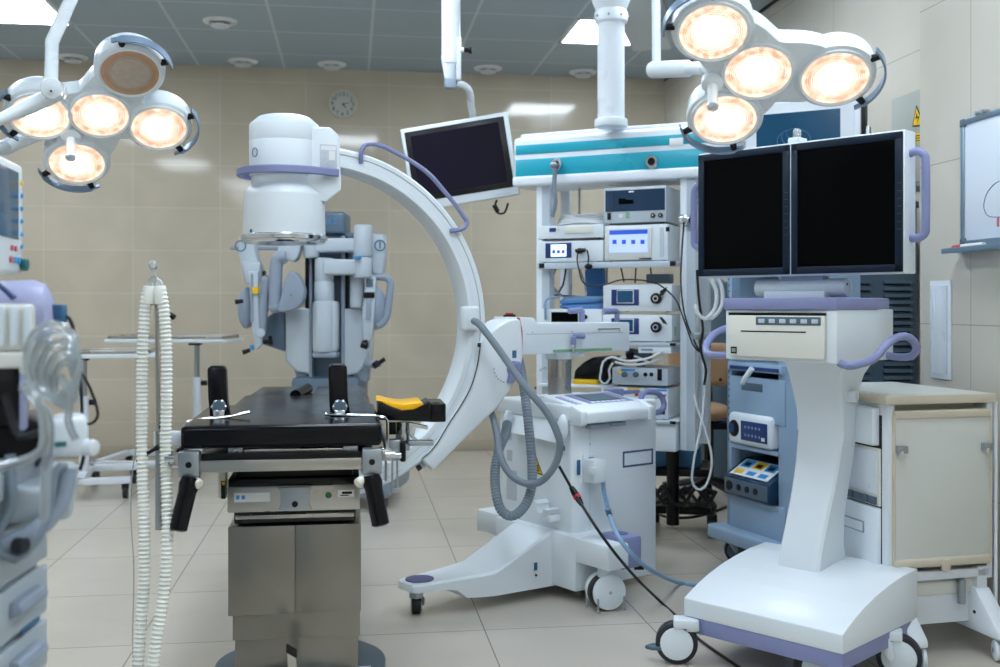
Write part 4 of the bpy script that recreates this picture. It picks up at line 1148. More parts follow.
for k in range(5):
    a = k * 2 * pi / 5 + .3; mb.tube('black_plastic', [Vector((q.x, .05, .14)), Vector((q.x + .28 * cos(a), .05 + .28 * sin(a), .08))], .022, 8, smooth=False)
obj('star_base', mb, ch)
for k in range(5):
    a = k * 2 * pi / 5 + .3; mb = MB(FH.M); X, Y = q.x + .28 * cos(a), .05 + .28 * sin(a); mb.cyl('black_rubber', (X - .02, Y, .035), (X + .02, Y, .035), .035, bev=.006); obj('wheel', mb, ch)

# ------------------------------------------------------------------ dark foot switch box and stand base under the tower
FS = Fr(660, 5.35, 10)
st = empty('equipment_trolley', FS.loc, 'dark trolley with black wheels and tangled cables under the tower', 'trolley')
mb = MB(FS.M)
a, b, _, _ = FS.rect(650, 440, 712, 460, 0)
mb.box('black_plastic', a, b, 0, .35, .30, .34, .01); mb.box('blue_label', a + .02, b - .05, .02, .3, .34, .46, .02)
mb.cyl('black_plastic', ((a + b) / 2 - .04, .0, .06), ((a + b) / 2 - .04, .0, .5), .032)
mb.box('black_plastic', a, b, .05, .3, .1, .14, .01)
obj('frame', mb, st)
for x, y in ((a, -.02), (b, .0), (a + .02, .33), (b, .33)):
    mb = MB(FS.M); mb.cyl('black_rubber', (x - .02, y, .05), (x + .02, y, .05), .05, bev=.008); mb.box('black_plastic', x - .025, x + .025, y - .03, y + .03, .07, .12, .006); obj('wheel', mb, st)
mb = MB(FS.M)
for k in range(4):
    mb.tube('cable_black', [Vector((a + .02 + (b - a) * j / 6, -.03 + .02 * k, .2 + .05 * sin(j * 1.9 + k * 2))) for j in range(7)], .010, 8)
obj('cables', mb, st)

# ------------------------------------------------------------------ hanging monitor
ZM = 5.5
cT = P(459.5, 162, ZM)
RM = Matrix.Translation(cT) @ Matrix.Rotation(-YAW + radians(0), 4, 'Z') @ Matrix.Rotation(radians(-8.5), 4, 'Y') @ Matrix.Rotation(radians(-6), 4, 'Z') @ Matrix.Rotation(radians(4), 4, 'X')
s = ZM / FPX
mon = empty('hanging_monitor', cT, 'black-screened monitor in a white frame hanging tilted from a ceiling pole', 'monitor')
W2, H2 = 54.5 * s, 41.5 * s
mb = MB(RM); mb.box('white_plastic', -W2, W2, 0, .06, -H2, H2, .008, 3)
cs = obj('case', mb, mon)
mb = MB(RM); mb.box('bezel_black', -W2 + .02, W2 - .02, -.003, .01, -H2 + .045, H2 - .02, .002); bz = obj('bezel', mb, cs)
mb = MB(RM); mb.box('screen_purple', -W2 + .05, W2 - .05, -.0045, .0, -H2 + .075, H2 - .045); obj('screen', mb, bz)
mb = MB(RM)
for i in range(6): mb.box('robot_mid', .16 + i * .014, .166 + i * .014, -.002, .001, -H2 + .016, -H2 + .019)
obj('buttons', mb, cs)
mb = MB(); mb.cyl('lamp_white', P(451, 64, 5.3), P(451, -8, 5.3) + Vector((0, 0, .0)), .047, seg=32)
tp = P(451, -8, 5.3); mb.cyl('lamp_white', tp - Vector((0, 0, .01)), Vector((tp.x, tp.y, HC)), .047, seg=32)
mb.cyl('lamp_white', P(450.5, 56, 5.3), P(450.5, 80, 5.3), .0475, .03, bev=.004, seg=32)
obj('ceiling_pole', mb, mon)
mb = MB(); q = P(450, 84, 5.3); mb.box('robot_mid', -.028, .028, -.03, .03, -.023, .023, .003, T=Matrix.Translation(q)); q = P(458.5, 58, 5.28); mb.box('lamp_white', -.012, .012, -.015, .015, -.11, .1, .004, T=Matrix.Translation(q))
obj('joint', mb, mon)
mb = MB(); mb.cyl('lamp_white', P(460, 50, 5.25), P(464, 50, 5.25), .012); mb.cyl('black_plastic', P(463, 50, 5.25), P(471, 50.5, 5.25), .011); mb.cyl('black_plastic', P(469, 50.5, 5.25), P(472, 50.5, 5.25), .017, bev=.004); obj('clamp_knob', mb, mon)
mb = MB(); mb.tube('lamp_white', [P(x, y, Z) for x, y, Z in ((456, 83, 5.3), (463, 85, 5.32), (468, 89, 5.36), (470.5, 96, 5.42), (471, 106, 5.52), (473, 118, 5.62), (474, 150, 5.68))], .018, 14)
obj('bent_arm', mb, mon)
mb = MB(); mb.tube('cable_black', [P(x, y, 5.55) for x, y in ((497, 200), (495, 206), (498, 213), (504, 213), (507, 207), (508, 203))], .006, 8); mb.cyl('black_plastic', P(494, 205, 5.55), P(498, 212, 5.55), .012); obj('cable', mb, mon)

# ------------------------------------------------------------------ x-ray viewing monitor behind the right lamp
ZX = 4.6
FX = Fr(858, 4.35, 28)
xm = empty('viewing_monitor', FX.w(-.3, .05, 1.8), 'white framed monitor with a dim teal picture behind the right surgical light', 'monitor')
Lx = FX.l(745, 140, 0).x
z1 = FX.l(855, 95, 0).z; z0 = z1 - .42
mb = MB(FX.M); mb.box('white_metal', Lx, 0, 0, .07, z0, z1, .012, 3); mb.box('white_metal', -.015, .012, -.01, .05, z0, z1, .006); cs = obj('case', mb, xm)
mb = MB(FX.M); mb.box('screen_dim_teal', Lx + .05, -.07, -.003, .01, z0 + .05, z1 - .05); sc = obj('screen', mb, cs)
mb = MB(FX.M)
for k in range(3): mb.tube('blue_label', [Vector((-.26 + .02 * k + .07 * cos(t_ * .5 + k), -.0035, z1 - .17 + .05 * sin(t_ * .5 + .6 * k))) for t_ in range(0, 8)], .0022, 6)
obj('picture', mb, sc)
mb = MB(FX.M); mb.box('black_plastic', .012, .03, .0, .05, z1 - .2, z1 - .02, .003); mb.box('dull_metal', .03, .045, .0, .05, z1 - .25, z1 - .13, .003); obj('side_mount', mb, xm)
mb = MB(FX.M); mb.cyl('lamp_white', (FX.l(733, 60, .12).x, .12, z1 - .14), (FX.l(733, 60, .12).x, .12, HC), .025); mb.box('dull_metal', FX.l(733, 60, .12).x, -.3, .1, .14, z1 - .2, z1 - .14, .005); mb.box('dull_metal', -.36, -.24, .06, .14, z1 - .26, z1 - .12, .01); obj('support_pole', mb, xm)

# ------------------------------------------------------------------ ceiling arm box
ab = MB()
q0 = P(640, 0, 6.3)
A = [(622, -10), (640, 55), (664, 50), (664, 36), (650, 0)]
p0 = Vector((P(624, 0, 5.6).x, P(624, 0, 5.6).y, 0)); p1 = Vector((P(652, 50, 7.1).x, P(652, 50, 7.1).y, 0))
d = (p1 - p0); L_ = d.length; T = Matrix.Translation(p0) @ Matrix.Rotation(math.atan2(d.y, d.x), 4, 'Z')
ab = MB(T); ab.box('painted_board', -.3, L_, -.13, .13, HC - .16, HC - .001, .012)
obj('ceiling_bulkhead', ab, None, label='pale boxed beam under the ceiling between column and right lamp pole', cat='ceiling beam')

# ------------------------------------------------------------------ wall clock
q = P(342.5, 102.5, 8.3); q.y = YB
K = Matrix.Translation(q)
ck = empty('wall_clock', q, 'round white wall clock with black numerals on the tiled back wall', 'clock')
r_ = 14.3 * 8.4 / FPX
mb = MB(K @ Matrix.Rotation(pi / 2, 4, 'X')); mb.lathe('clock_rim', [(0, 0), (r_, 0), (r_, .03), (r_ * .95, .04), (r_ * .88, .036), (r_ * .87, .026), (0, .026)], 48); obj('rim', mb, ck)
mb = MB(K @ Matrix.Rotation(pi / 2, 4, 'X')); mb.lathe('clock_face', [(0, .026), (r_ * .87, .026), (r_ * .87, .028), (0, .028)], 48); fc = obj('face', mb, ck)
for h in range(1, 13):
    a = pi / 2 - h * pi / 6; mb = MB(K); mb.text('black_plastic', str(h), .043, Matrix.Translation((r_ * .7 * cos(a), -.029, r_ * .7 * sin(a)))); obj('numeral', mb, fc)
mb = MB(K)
for (a, l, w) in ((radians(10), .075, .004), (radians(-50), .055, .006)):
    mb.prism('black_plastic', [(-w * sin(a), w * cos(a)), (l * cos(a), l * sin(a)), (w * sin(a), -w * cos(a))], -.033, -.031, 'xz')
    obj('hand', mb, ck); mb = MB(K)
mb.bm.free()

# ------------------------------------------------------------------ instrument (mayo) tables
for k, (lab, zt_, Zc, trays, pole, basep) in enumerate((
    ('white-framed instrument table with a steel tray, far one standing by the back wall', .94, 7.3, (107, 229, 336), 197, (117, 153, 470)),
    ('white-framed instrument table with a steel tray, nearer one partly behind the anesthesia machine', .87, 6.6, (62, 156, 350), 84, (57, 153, 486)))):
    F = Fr(pole, Zc, 3 if k == 0 else -14)
    t = empty('instrument_table', F.loc, lab, 'instrument table', 'instrument tables by the back wall')
    a, b, _, _ = F.rect(trays[0], trays[2] - 4, trays[1], trays[2], -.15)
    mb = MB(F.M)
    mb.box('white_metal', a, b, -.2, .2, zt_ - .028, zt_ - .004, .006)
    obj('tray_frame', mb, t)
    mb = MB(F.M)
    mb.box('steel', a + .03, b - .04, -.17, .17, zt_ - .004, zt_ + .004, .002)
    for x0_, x1_, y0_, y1_ in ((a + .02, b - .03, -.18, -.165), (a + .02, b - .03, .165, .18), (a + .02, a + .035, -.18, .18), (b - .045, b - .03, -.18, .18)):
        mb.box('steel', x0_, x1_, y0_, y1_, zt_ - .004, zt_ + .02, .003)
    obj('steel_tray', mb, t)
    mb = MB(F.M); xs = 0.0
    mb.box('black_plastic', -.05, .03, -.03, .03, zt_ - .05, zt_ - .026, .004); mb.cyl('dull_metal', (0, 0, .5), (0, 0, zt_ - .03), .018); obj('inner_post', mb, t)
    mb = MB(F.M); mb.cyl('white_metal', (0, 0, .1), (0, 0, zt_ - .27), .03); mb.cyl('black_plastic', (.03, 0, zt_ - .31), (.07, 0, zt_ - .31), .018, bev=.003); obj('outer_post', mb, t)
    mb = MB(F.M)
    a2, b2 = (-.62, .12) if k == 0 else (-.35, .3)
    mb.box('white_metal', a2, b2, -.3, -.25, .09, .13, .006); mb.box('white_metal', a2, b2, .25, .3, .09, .13, .006); mb.box('white_metal', -.03, .03, -.3, .3, .09, .13, .006); mb.box('white_metal', a2, a2 + .05, -.3, .3, .09, .13, .006)
    fr = obj('base_frame', mb, t)
    for x in (a2 + .03, b2 - .03):
        for y in (-.275, .275):
            mb = MB(F.M); mb.cyl('black_rubber', (x - .015, y, .037), (x + .015, y, .037), .037, bev=.006); mb.box('black_plastic', x - .02, x + .02, y - .02, y + .02, .055, .092, .004); obj('caster', mb, t)

# ------------------------------------------------------------------ breathing circuit on its rod
FV = Fr(157, 2.92, 0)
rod = empty('hose_stand', FV.w(0, .03, .3), 'slim steel rod with black clamps holding up the white breathing hoses', 'stand')
mb = MB(FV.M); a = FV.l(156.5, 300, .03); b = FV.l(158.5, 430, .03)
mb.tube('steel', [a, b], .006, 10, smooth=False); 
x0, x1, z0, z1 = FV.rect(155.5, 428, 161.5, 530, .035); mb.box('dull_metal', x0, x1, .03, .045, z0, z1, .002)
obj('rod', mb, rod)
mb = MB(FV.M); q = FV.l(153, 302, -.01); mb.cyl('black_plastic', (q.x, -.03, q.z), (q.x, .02, q.z), .0088, bev=.003); obj('thumb_screw', mb, rod)
mb = MB(FV.M); mb.cyl('dull_metal', FV.l(166, 312, .0), FV.l(171, 315, .0), .006); mb.cyl('black_plastic', FV.l(169, 314, .0), FV.l(175, 318, .0), .0085, bev=.003); obj('clamp_lever', mb, rod)
mb = MB(FV.M); FV.bx(mb, 'white_metal', 153, 432, 183, 446, .03, .07, .003); FV.bx(mb, 'dull_metal', 160, 452, 180, 466, .03, .06, .003); obj('rail_clamp', mb, rod)
mb = MB(FV.M); mb.tube('black_plastic', [FV.l(x, y, -.03) for x, y in ((159, 447), (148, 453), (137, 462))], lambda t: .009 if t < .1 else .005, 10); obj('handle', mb, rod)
bc = empty('breathing_circuit', FV.w(0, 0, .3), 'two white corrugated breathing hoses joined by a clear Y-piece', 'breathing hoses')
for pts in (((148, 290, 0), (145, 310, 0), (142.5, 350, 0), (142, 400, 0), (142, 450, 0), (144, 520, -.02), (144, 580, -.04), (140, 640, -.06), (136, 690, -.08), (128, 722, -.1), (100, 731, -.14), (20, 731, -.16)),
            ((161, 290, 0), (164, 310, 0), (166.5, 350, 0), (166.5, 400, 0), (165.5, 450, -.0), (167, 500, -.02), (167, 545, -.04), (163, 600, -.06), (156, 640, -.08), (149, 690, -.1), (138, 726, -.14), (110, 742, -.2), (20, 742, -.22))):
    mb = MB(FV.M); mb.tube('ribbed_white', [FV.l(x, y, d - .03) for x, y, d in pts], .0166, 14, ridge=(.0115, .0046), step=.01)
    h = obj('corrugated_hose', mb, bc)
mb = MB(FV.M)
for x in (149, 160.5):
    a = FV.l(x + (0.8 if x < 155 else -1), 286, -.03); b = FV.l(x + (-.5 if x < 155 else .8), 304, -.03); mb.cyl('ribbed_white', b, a, .0175, .0163, bev=.002, seg=20)
obj('cuff', mb, bc)
mb = MB(FV.M)
mb.tube('clear_plastic', [FV.l(149.5, 288, -.03), FV.l(151, 282, -.03), FV.l(154, 279, -.03), FV.l(157, 280.5, -.03), FV.l(160, 283, -.03), FV.l(160.5, 288, -.03)], .009, 12)
mb.cyl('clear_plastic', FV.l(154, 282, -.03), FV.l(153.6, 268, -.03), .008); mb.cyl('clear_plastic', FV.l(153.6, 269, -.03), FV.l(153.2, 263, -.03), .011, bev=.002)
mb.ell('clear_plastic', FV.l(153, 264.5, -.03), .0115, 16)
obj('y_piece', mb, bc, label='clear Y-piece')
mb = MB(FV.M); mb.tube('tubing', [FV.l(x, y, .0) for x, y in ((138.5, 430), (135, 455), (131.5, 480), (131, 520), (133.5, 560), (133.5, 600), (132.5, 640), (134, 680))], .0018, 8)
obj('sampling_line', mb, bc)

# ------------------------------------------------------------------ surgical lights
RIGHT = Vector((CA, -SA, 0)); FWD = Vector((SA, CA, 0)); UP = Vector((0, 0, 1))
def iv(x, y, z): return (RIGHT * x - UP * y + FWD * z).normalized()
def glow(name, c1, c2, e, sc, rough=.15):
    m = bpy.data.materials.new(name); m.use_nodes = True; nt = m.node_tree; b = nt.nodes['Principled BSDF']; L = nt.links
    tc = nt.nodes.new('ShaderNodeTexCoord'); v = nt.nodes.new('ShaderNodeTexNoise'); v.inputs['Scale'].default_value = sc; v.inputs['Detail'].default_value = 2; L.new(tc.outputs['Object'], v.inputs[0])
    cr = nt.nodes.new('ShaderNodeValToRGB'); cr.color_ramp.elements[0].position = .38; cr.color_ramp.elements[1].position = .62
    cr.color_ramp.elements[0].color = lin(c1); cr.color_ramp.elements[1].color = lin(c2); L.new(v.outputs[0], cr.inputs[0])
    L.new(cr.outputs[0], b.inputs['Emission Color']); b.inputs['Emission Strength'].default_value = e
    b.inputs['Base Color'].default_value = lin(c2); b.inputs['Roughness'].default_value = rough
    return m
M_['bulb_core'] = glow('bulb_core', '#fff1dd', '#ffffff', LAMP_POWER, 30)
M_['bulb_halo'] = glow('bulb_halo', '#eec39c', '#fff3e6', .66, 40)
M_['lens_ring_warm'] = glow('lens_ring_warm', '#b98462', '#fbe3cc', .72, 50)
M_['lens_groove'] = glow('lens_groove', '#54301c', '#a87250', .4, 60)
M_['lens_off_glow_inner'] = glow('lens_off_glow_inner', '#5c564f', '#a1968a', .12, 60)  # the switched-off lens gets a faint emission in its brown tones
M_['lens_off_glow_warm'] = glow('lens_off_glow_warm', '#5c4433', '#a5856a', .16, 45)
M_['lens_off_glow_groove'] = glow('lens_off_glow_groove', '#4d4038', '#80695a', .2, 45)
M_['grip_blue'] = mat('grip_blue', '#7a8fa6', .35, .4)

def surgical_light(name, label, c, e1, n, heads, order, L_, hr, hdl):
    x = e1; z = (-n); z = (z - x * z.dot(x)).normalized(); y = z.cross(x)
    M = Matrix(((x.x, y.x, z.x, c.x), (x.y, y.y, z.y, c.y), (x.z, y.z, z.z, c.z), (0, 0, 0, 1)))
    t = empty(name, c, label, 'surgical light')
    pts = []
    N = 96
    rin = hr * 1.12
    I = M.inverted(); o_ = I @ Vector((0, 0, CAMH)); HP = [Vector((0, 0, 0))]
    for hx, hy in heads:
        v_ = I @ P(hx, hy, 1.0) - o_; h_ = o_ + v_ * (-o_.z / v_.z); HP.append(Vector((h_.x, h_.y, 0)))
    heads = [math.atan2(h_.y, h_.x) for h_ in HP[1:]]
    for k in range(N):
        a = 2 * pi * k / N; r = rin
        for h_ in HP[1:]:
            ha = math.atan2(h_.y, h_.x)
            d = abs((a - ha + pi) % (2 * pi) - pi); r = max(r, rin + (h_.length * .98 - rin + hr * .35) * max(0, cos(d)) ** (5 if order == 4 else 3.2))
        pts.append((cos(a) * r, sin(a) * r))
    mb = MB(M); mb.prism('lamp_white', pts, .0, .06, 'xy', .012, 3)
    for h_ in HP[1:]:
        H = Matrix.Translation(h_)
        mb.lathe('lamp_white', [(hr * 1.06, -.006), (hr * 1.16, .0), (hr * 1.18, .02), (hr * 1.14, .06), (hr * .95, .085), (hr * .7, .1), (hr * .65, .118), (0, .124)], 48, H)
    mb.lathe('lamp_white', [(hr * 1.06, -.004), (hr * 1.12, .0), (hr * 1.1, .06), (hr * .6, .09), (0, .095)], 40)
    body = obj('lamp_body', mb, t, ang=30)
    for i, ha in enumerate([None] + list(heads)):
        H = Matrix.Translation(HP[i])
        off = (order == 4 and i == 4)
        core, halo, ring, gr = ('lens_off_glow_inner', 'lens_off_glow_inner', 'lens_off_glow_warm', 'lens_off_glow_groove') if off else ('bulb_core', 'bulb_halo', 'lens_ring_warm', 'lens_groove')
        mb = MB(M @ H)
        rr = [(0, .46, core), (.46, .64, halo), (.64, .655, gr), (.655, .70, halo), (.70, .712, gr), (.712, .76, ring), (.76, .772, gr), (.772, .82, ring), (.82, .83, gr), (.83, .955, ring)]
        for a, b, m in rr:
            mb.lathe(m, [(hr * a, -.0065 - .004 * (1 - a)), (hr * b, -.0065 - .004 * (1 - b)), (hr * b, -.004), (hr * a, -.004)], 44, ring=a > 0)
        ln = obj('lens', mb, t, label='switched-off brownish lens with a faint painted glow' if off else None)
        mb = MB(M @ H); mb.lathe('lamp_white', [(hr * .95, -.008), (hr * 1.0, -.013), (hr * 1.06, -.010), (hr * 1.08, .0), (hr * .95, .0)], 44, ring=True); obj('lens_rim', mb, ln)
        if ha is not None:
            mb = MB(M @ H); rg = []
            for k in range(25):
                a = ha + radians(-52 + 104 * k / 24)
                w = 1.0 if 2 < k < 22 else .6
                rg.append([Vector((r * cos(a), r * sin(a), zz_)) for r, zz_ in ((hr * 1.36, -.014 * w), (hr * 1.42, -.016 * w), (hr * 1.45, .012 * w), (hr * 1.39, .014 * w))])
            mb.loft('grip_blue', rg); g = obj('grip_rail', mb, t)
            for s in (-1, 1):
                a = ha + s * radians(40); mb = MB(M @ H)
                mb.cyl('black_plastic', (hr * 1.12 * cos(a), hr * 1.12 * sin(a), .006), (hr * 1.38 * cos(a), hr * 1.38 * sin(a), .0), .011, .009); obj('mount', mb, g)
    mb = MB(M @ Matrix.Translation((hdl[0] * L_, hdl[1] * L_, 0)))
    mb.lathe('lamp_white', [(0, .005), (.032, .005), (.031, -.018), (.022, -.024), (.0145, -.026), (.0145, -.098), (.017, -.104), (.017, -.112), (.010, -.114), (.009, -.108), (0, -.108)], 28)
    obj('center_handle', mb, t)
    return t, M

ZL = 3.4
ll, ML = surgical_light('surgical_light', 'white surgical light with five lenses in a cross, hanging at the left', P(100, 114, ZL), iv(59.5, 6, 30.8), iv(.3, .78, -.55), [(159, 127), (77, 162), (40, 115), (130, 72)], 4, 67.3 * ZL / FPX, .0905, (-.34, .487))
ZR = 3.05
lr, MR = surgical_light('surgical_light', 'white surgical light with four lit lenses, hanging above the twin monitors at the right', P(758, 71, ZR), iv(77, 2, -10.7), iv(-.1, .8, -.6), [(835, 77), (725, 118), (713, 31)], 3, 77.7 * ZR / FPX, .0975, (-.57, .16))
mb = MB(); a = P(86, -34, 3.15)
mb.tube('lamp_white', [Vector((a.x, a.y, HC)), a, P(52, 42, 3.15), P(51, 86, 3.12)], .0195, 18, smooth=False)
obj('drop_tube', mb, ll)
mb = MB(); mb.cyl('lamp_white', P(51, 88, 3.04), P(57, 92, 3.22), .030, bev=.005, seg=28); mb.cyl('black_plastic', P(51, 91, 3.035), P(51, 91, 3.05), .003); obj('elbow_joint', mb, ll)
mb = MB(); mb.tube('lamp_white', [P(60, 92, 3.1), P(30, 106, 3.08), P(-90, 160, 3.0), P(-90, -150, 3.0)], .0235, 18, smooth=False); mb.cyl('lamp_white', P(52, 90, 3.12), P(66, 93, 3.13), .020, bev=.005); obj('side_arm', mb, ll)
mb = MB(); mb.tube('lamp_white', [P(60, 126, 3.5), P(30, 136, 3.5), P(4, 148, 3.48), P(-90, 166, 3.0)], .026, 16, smooth=False); obj('rear_arm', mb, ll)
mb = MB(); tp = P(656, -4, 3.5)
mb.tube('lamp_white', [P(656.5, 68, 3.5), tp, Vector((tp.x, tp.y, HC))], .0148, 20, smooth=False); obj('drop_tube', mb, lr)
mb = MB(); mb.cyl('lamp_white', P(650.5, 70, 3.5), P(690, 68.5, 3.38), .0275, bev=.008, seg=28); mb.cyl('lamp_white', P(688, 68.5, 3.38), P(712, 68, 3.2), .020, seg=24); obj('swivel_arm', mb, lr)
mb = MB(); mb.tube('lamp_white', [P(700, 12, 3.18), P(720, -10, 3.2), P(722, -60, 3.2)], .022, 14, smooth=False); obj('top_yoke', mb, lr)

# ------------------------------------------------------------------ surgical robot
FR = Fr(325, 6.1, 0)
rb = empty('surgical_robot', FR.w(0, .2, 0), 'grey multi-armed surgical robot standing behind the operating table', 'surgical robot')
def RX(x, y, d=0.): return FR.l(x, y, d)
def rbx(mb, m, x0, y0, x1, y1, d0, d1, bev=.01): FR.bx(mb, m, x0, y0, x1, y1, d0, d1, bev, seg=3)
mb = MB(FR.M); mb.prism('robot_mid', [(-.38, -.1), (.38, -.1), (.45, .5), (-.45, .5)], .06, .22, 'xy', .04, 3); mb.box('robot_slate', -.2, .2, .0, .4, .2, .75, .03)
obj('base', mb, rb)
for x in (-.33, .33):
    mb = MB(FR.M); mb.cyl('black_rubber', (x - .03, 0, .07), (x + .03, 0, .07), .07, bev=.01); obj('wheel', mb, rb)
mb = MB(FR.M); rbx(mb, 'robot_slate', 306, 232, 352, 384, .1, .3); rbx(mb, 'robot_slate', 318, 384, 345, 470, .08, .28, .02)
rbx(mb, 'robot_slate', 316, 211.5, 345, 234, .05, .3, .02)
cl_ = obj('tower', mb, rb)
mb = MB(FR.M); mb.text('sky_blue', 'ci S', .05, Matrix.Translation(RX(331, 221, .048))); obj('tower_mark', mb, cl_)
mb = MB(FR.M)
for x0_, x1_ in ((305, 309), (344.5, 348)): rbx(mb, 'black_plastic', x0_, 236, x1_, 310, .06, .1, .003)
for x0_, x1_ in ((309, 312), (341, 344.5)): rbx(mb, 'robot_mid', x0_, 236, x1_, 378, .03, .1, .003)
obj('guide_rail', mb, cl_)
for pts in ([(285, 309), (302, 308), (311, 309), (311, 375), (296, 372), (285, 361)], [(342, 309), (352, 308), (371, 309), (369, 361), (357, 374), (342, 377)]):
    mb = MB(FR.M); mb.prism('robot_light', FR.poly(pts, .04), .04, .24, 'xz', .015, 3)
    lo = [(x + (2 if x < 325 else -2), y + 9) for x, y in pts if y > 350]
    hi = [(x, y) for x, y in pts if y > 350]
    mb.prism('robot_mid', FR.poly([(min(p[0] for p in pts) + 2, 350), (max(p[0] for p in pts) - 2, 350), (max(p[0] for p in pts) - 4, 383), ((min(p[0] for p in pts) + 12), 380)], .07), .07, .23, 'xz', .01)
    obj('side_fairing', mb, rb)
# central arm column
mb = MB(FR.M)
def vc(m, x0, x1, y0, y1, d=-.02, bev=.012):
    a, b = RX((x0 + x1) / 2, y0, d), RX((x0 + x1) / 2, y1, d); r = (x1 - x0) / 2 * 6.1 / FPX
    mb.cyl(m, b, a, r, bev=bev, seg=32)
vc('robot_light', 313, 336, 301, 352); vc('robot_light', 314.5, 334, 281, 302); vc('robot_light', 315, 333.5, 258, 282)
rbx(mb, 'robot_light', 312, 301, 337, 352, -.06, .06, .02); rbx(mb, 'robot_mid', 312, 352, 337, 358, -.07, .05, .012)
obj('center_column', mb, rb)
mb = MB(FR.M)
rbx(mb, 'robot_light', 308, 238, 356, 252, -.06, .04, .015); vc('robot_light', 303, 319, 238, 258, -.03)
rbx(mb, 'robot_light', 323, 259, 358, 275, -.1, -.02, .015); vc('robot_light', 354, 372, 225, 257, -.06); vc('robot_light', 353.5, 372, 257, 278, -.06)
hj = obj('horizontal_link', mb, rb)
mb = MB(FR.M); rbx(mb, 'sky_blue', 353.2, 256, 361, 258.2, -.145, -.11, .001); rbx(mb, 'robot_mid', 230, 246.5, 305, 250, .02, .06, .006); obj('link_stripe', mb, hj)
# right outer arm
mb = MB(FR.M)
mb.prism('robot_light', FR.poly([(369, 234), (385, 234), (385, 258), (383, 274), (372, 274), (369, 262)], -.02), -.02, .08, 'xz', .012, 3)
vc('robot_light', 350, 365, 276, 308, .02)
ra = obj('right_arm', mb, rb)
for pos, txt, par in (((380, 245.5), '1', ra),):
    q = RX(*pos, -.022); mb = MB(FR.M); mb.lathe('blue_label', [(.026, 0), (.033, 0), (.033, .002), (.026, .002)], 28, Matrix.Translation(q) @ Matrix.Rotation(pi / 2, 4, 'X'), ring=True)
    obj('number_ring', mb, par); mb = MB(FR.M); mb.text('bezel_navy', txt, .062, Matrix.Translation(q)); obj('number', mb, par)
mb = MB(FR.M)
mb.tube('robot_mid', [RX(x, y, .0) for x, y in ((372, 277), (384, 277), (390, 281), (390, 292), (386, 318), (378, 326))], .022, 12)
mb.ell('robot_mid', RX(374, 308, .02), (.075, .05, .13), 24)
obj('elbow_link', mb, ra)
mb = MB(FR.M)
mb.prism('robot_light', FR.poly([(366, 276), (376, 276), (375, 300), (374, 318), (372, 340), (364, 342), (362, 318), (364, 295)], -.06), -.06, -.01, 'xz', .008)
rbx(mb, 'black_plastic', 363.5, 292, 374.5, 298, -.075, -.06, .005); rbx(mb, 'robot_mid', 366, 298, 371, 318, -.072, -.06, .003); mb.cyl('robot_mid', RX(368, 318, -.075), RX(368, 318, -.05), .014)
rbx(mb, 'robot_slate', 366, 279, 373, 287, -.066, -.06, .002)
obj('instrument_arm', mb, ra)
mb = MB(FR.M)
mb.cyl('black_plastic', RX(361, 344, -.06), RX(368, 346, -.06), .022, bev=.005); mb.cyl('black_plastic', RX(365, 340, -.06), RX(366, 348, -.06), .014); obj('grip_knob', mb, ra)
mb = MB(FR.M); mb.tube('robot_mid', [RX(364, 362, .0), RX(374, 365, .0), RX(380, 363, .0)], .02, 10); mb.cyl('black_plastic', RX(374, 362, -.02), RX(378, 367, -.02), .022, bev=.004); mb.cyl('black_plastic', RX(379, 363, -.02), RX(385, 359, -.02), .013); obj('lower_arm', mb, ra)
# left outer arm
mb = MB(FR.M)
mb.prism('robot_light', FR.poly([(239, 236), (254, 240), (256, 256), (261, 268), (261, 280), (245, 284), (240, 262), (238, 250)], -.05), -.05, .05, 'xz', .012, 3)
mb.prism('robot_light', FR.poly([(241, 262), (260, 262), (259, 280), (246, 284)], -.06), -.06, .03, 'xz', .01)
la = obj('left_arm', mb, rb)
q = RX(240.5, 246, -.052); mb = MB(FR.M); mb.lathe('blue_label', [(.026, 0), (.033, 0), (.033, .002), (.026, .002)], 28, Matrix.Translation(q) @ Matrix.Rotation(pi / 2, 4, 'X'), ring=True); obj('number_ring', mb, la)
mb = MB(FR.M)
mb.ell('robot_mid', RX(247, 308, .02), (.055, .05, .12), 24)
obj('elbow_link', mb, la)
mb = MB(FR.M)
mb.prism('robot_light', FR.poly([(248, 271), (258, 271), (258, 300), (259, 330), (262, 345), (256, 350), (252, 330), (250, 300)], -.08), -.08, -.04, 'xz', .006)
rbx(mb, 'yellow', 252, 287, 258, 294, -.095, -.07, .003); rbx(mb, 'black_plastic', 262, 271, 265, 282, -.06, -.03, .003); rbx(mb, 'robot_mid', 250.5, 274, 253, 322, -.088, -.08, .001)
obj('instrument_arm', mb, la)
mb = MB(FR.M)
mb.tube('robot_mid', [RX(268, 279, -.05), RX(264, 302, -.05), RX(261, 334, -.05)], lambda t: .034 - .008 * t, 16)
mb.ell('robot_mid', RX(266, 281, -.05), (.034, .034, .034), 16); mb.cyl('robot_light', RX(260.5, 333, -.09), RX(260.5, 333, -.02), .026, bev=.006)
obj('forearm', mb, la)
mb = MB(FR.M)
mb.cyl('black_plastic', RX(243, 301, -.09), RX(235.5, 302, -.09), .011, .014); mb.cyl('black_plastic', RX(250, 350, -.09), RX(243, 352.5, -.09), .011, .014); mb.cyl('sky_blue', RX(252, 345, -.09), RX(252, 350, -.09), .012); mb.cyl('black_plastic', RX(263, 342, -.09), RX(273, 341, -.09), .014, bev=.004); mb.cyl('black_plastic', RX(270, 336, -.09), RX(271, 345, -.09), .012)
obj('grip_knob', mb, la)
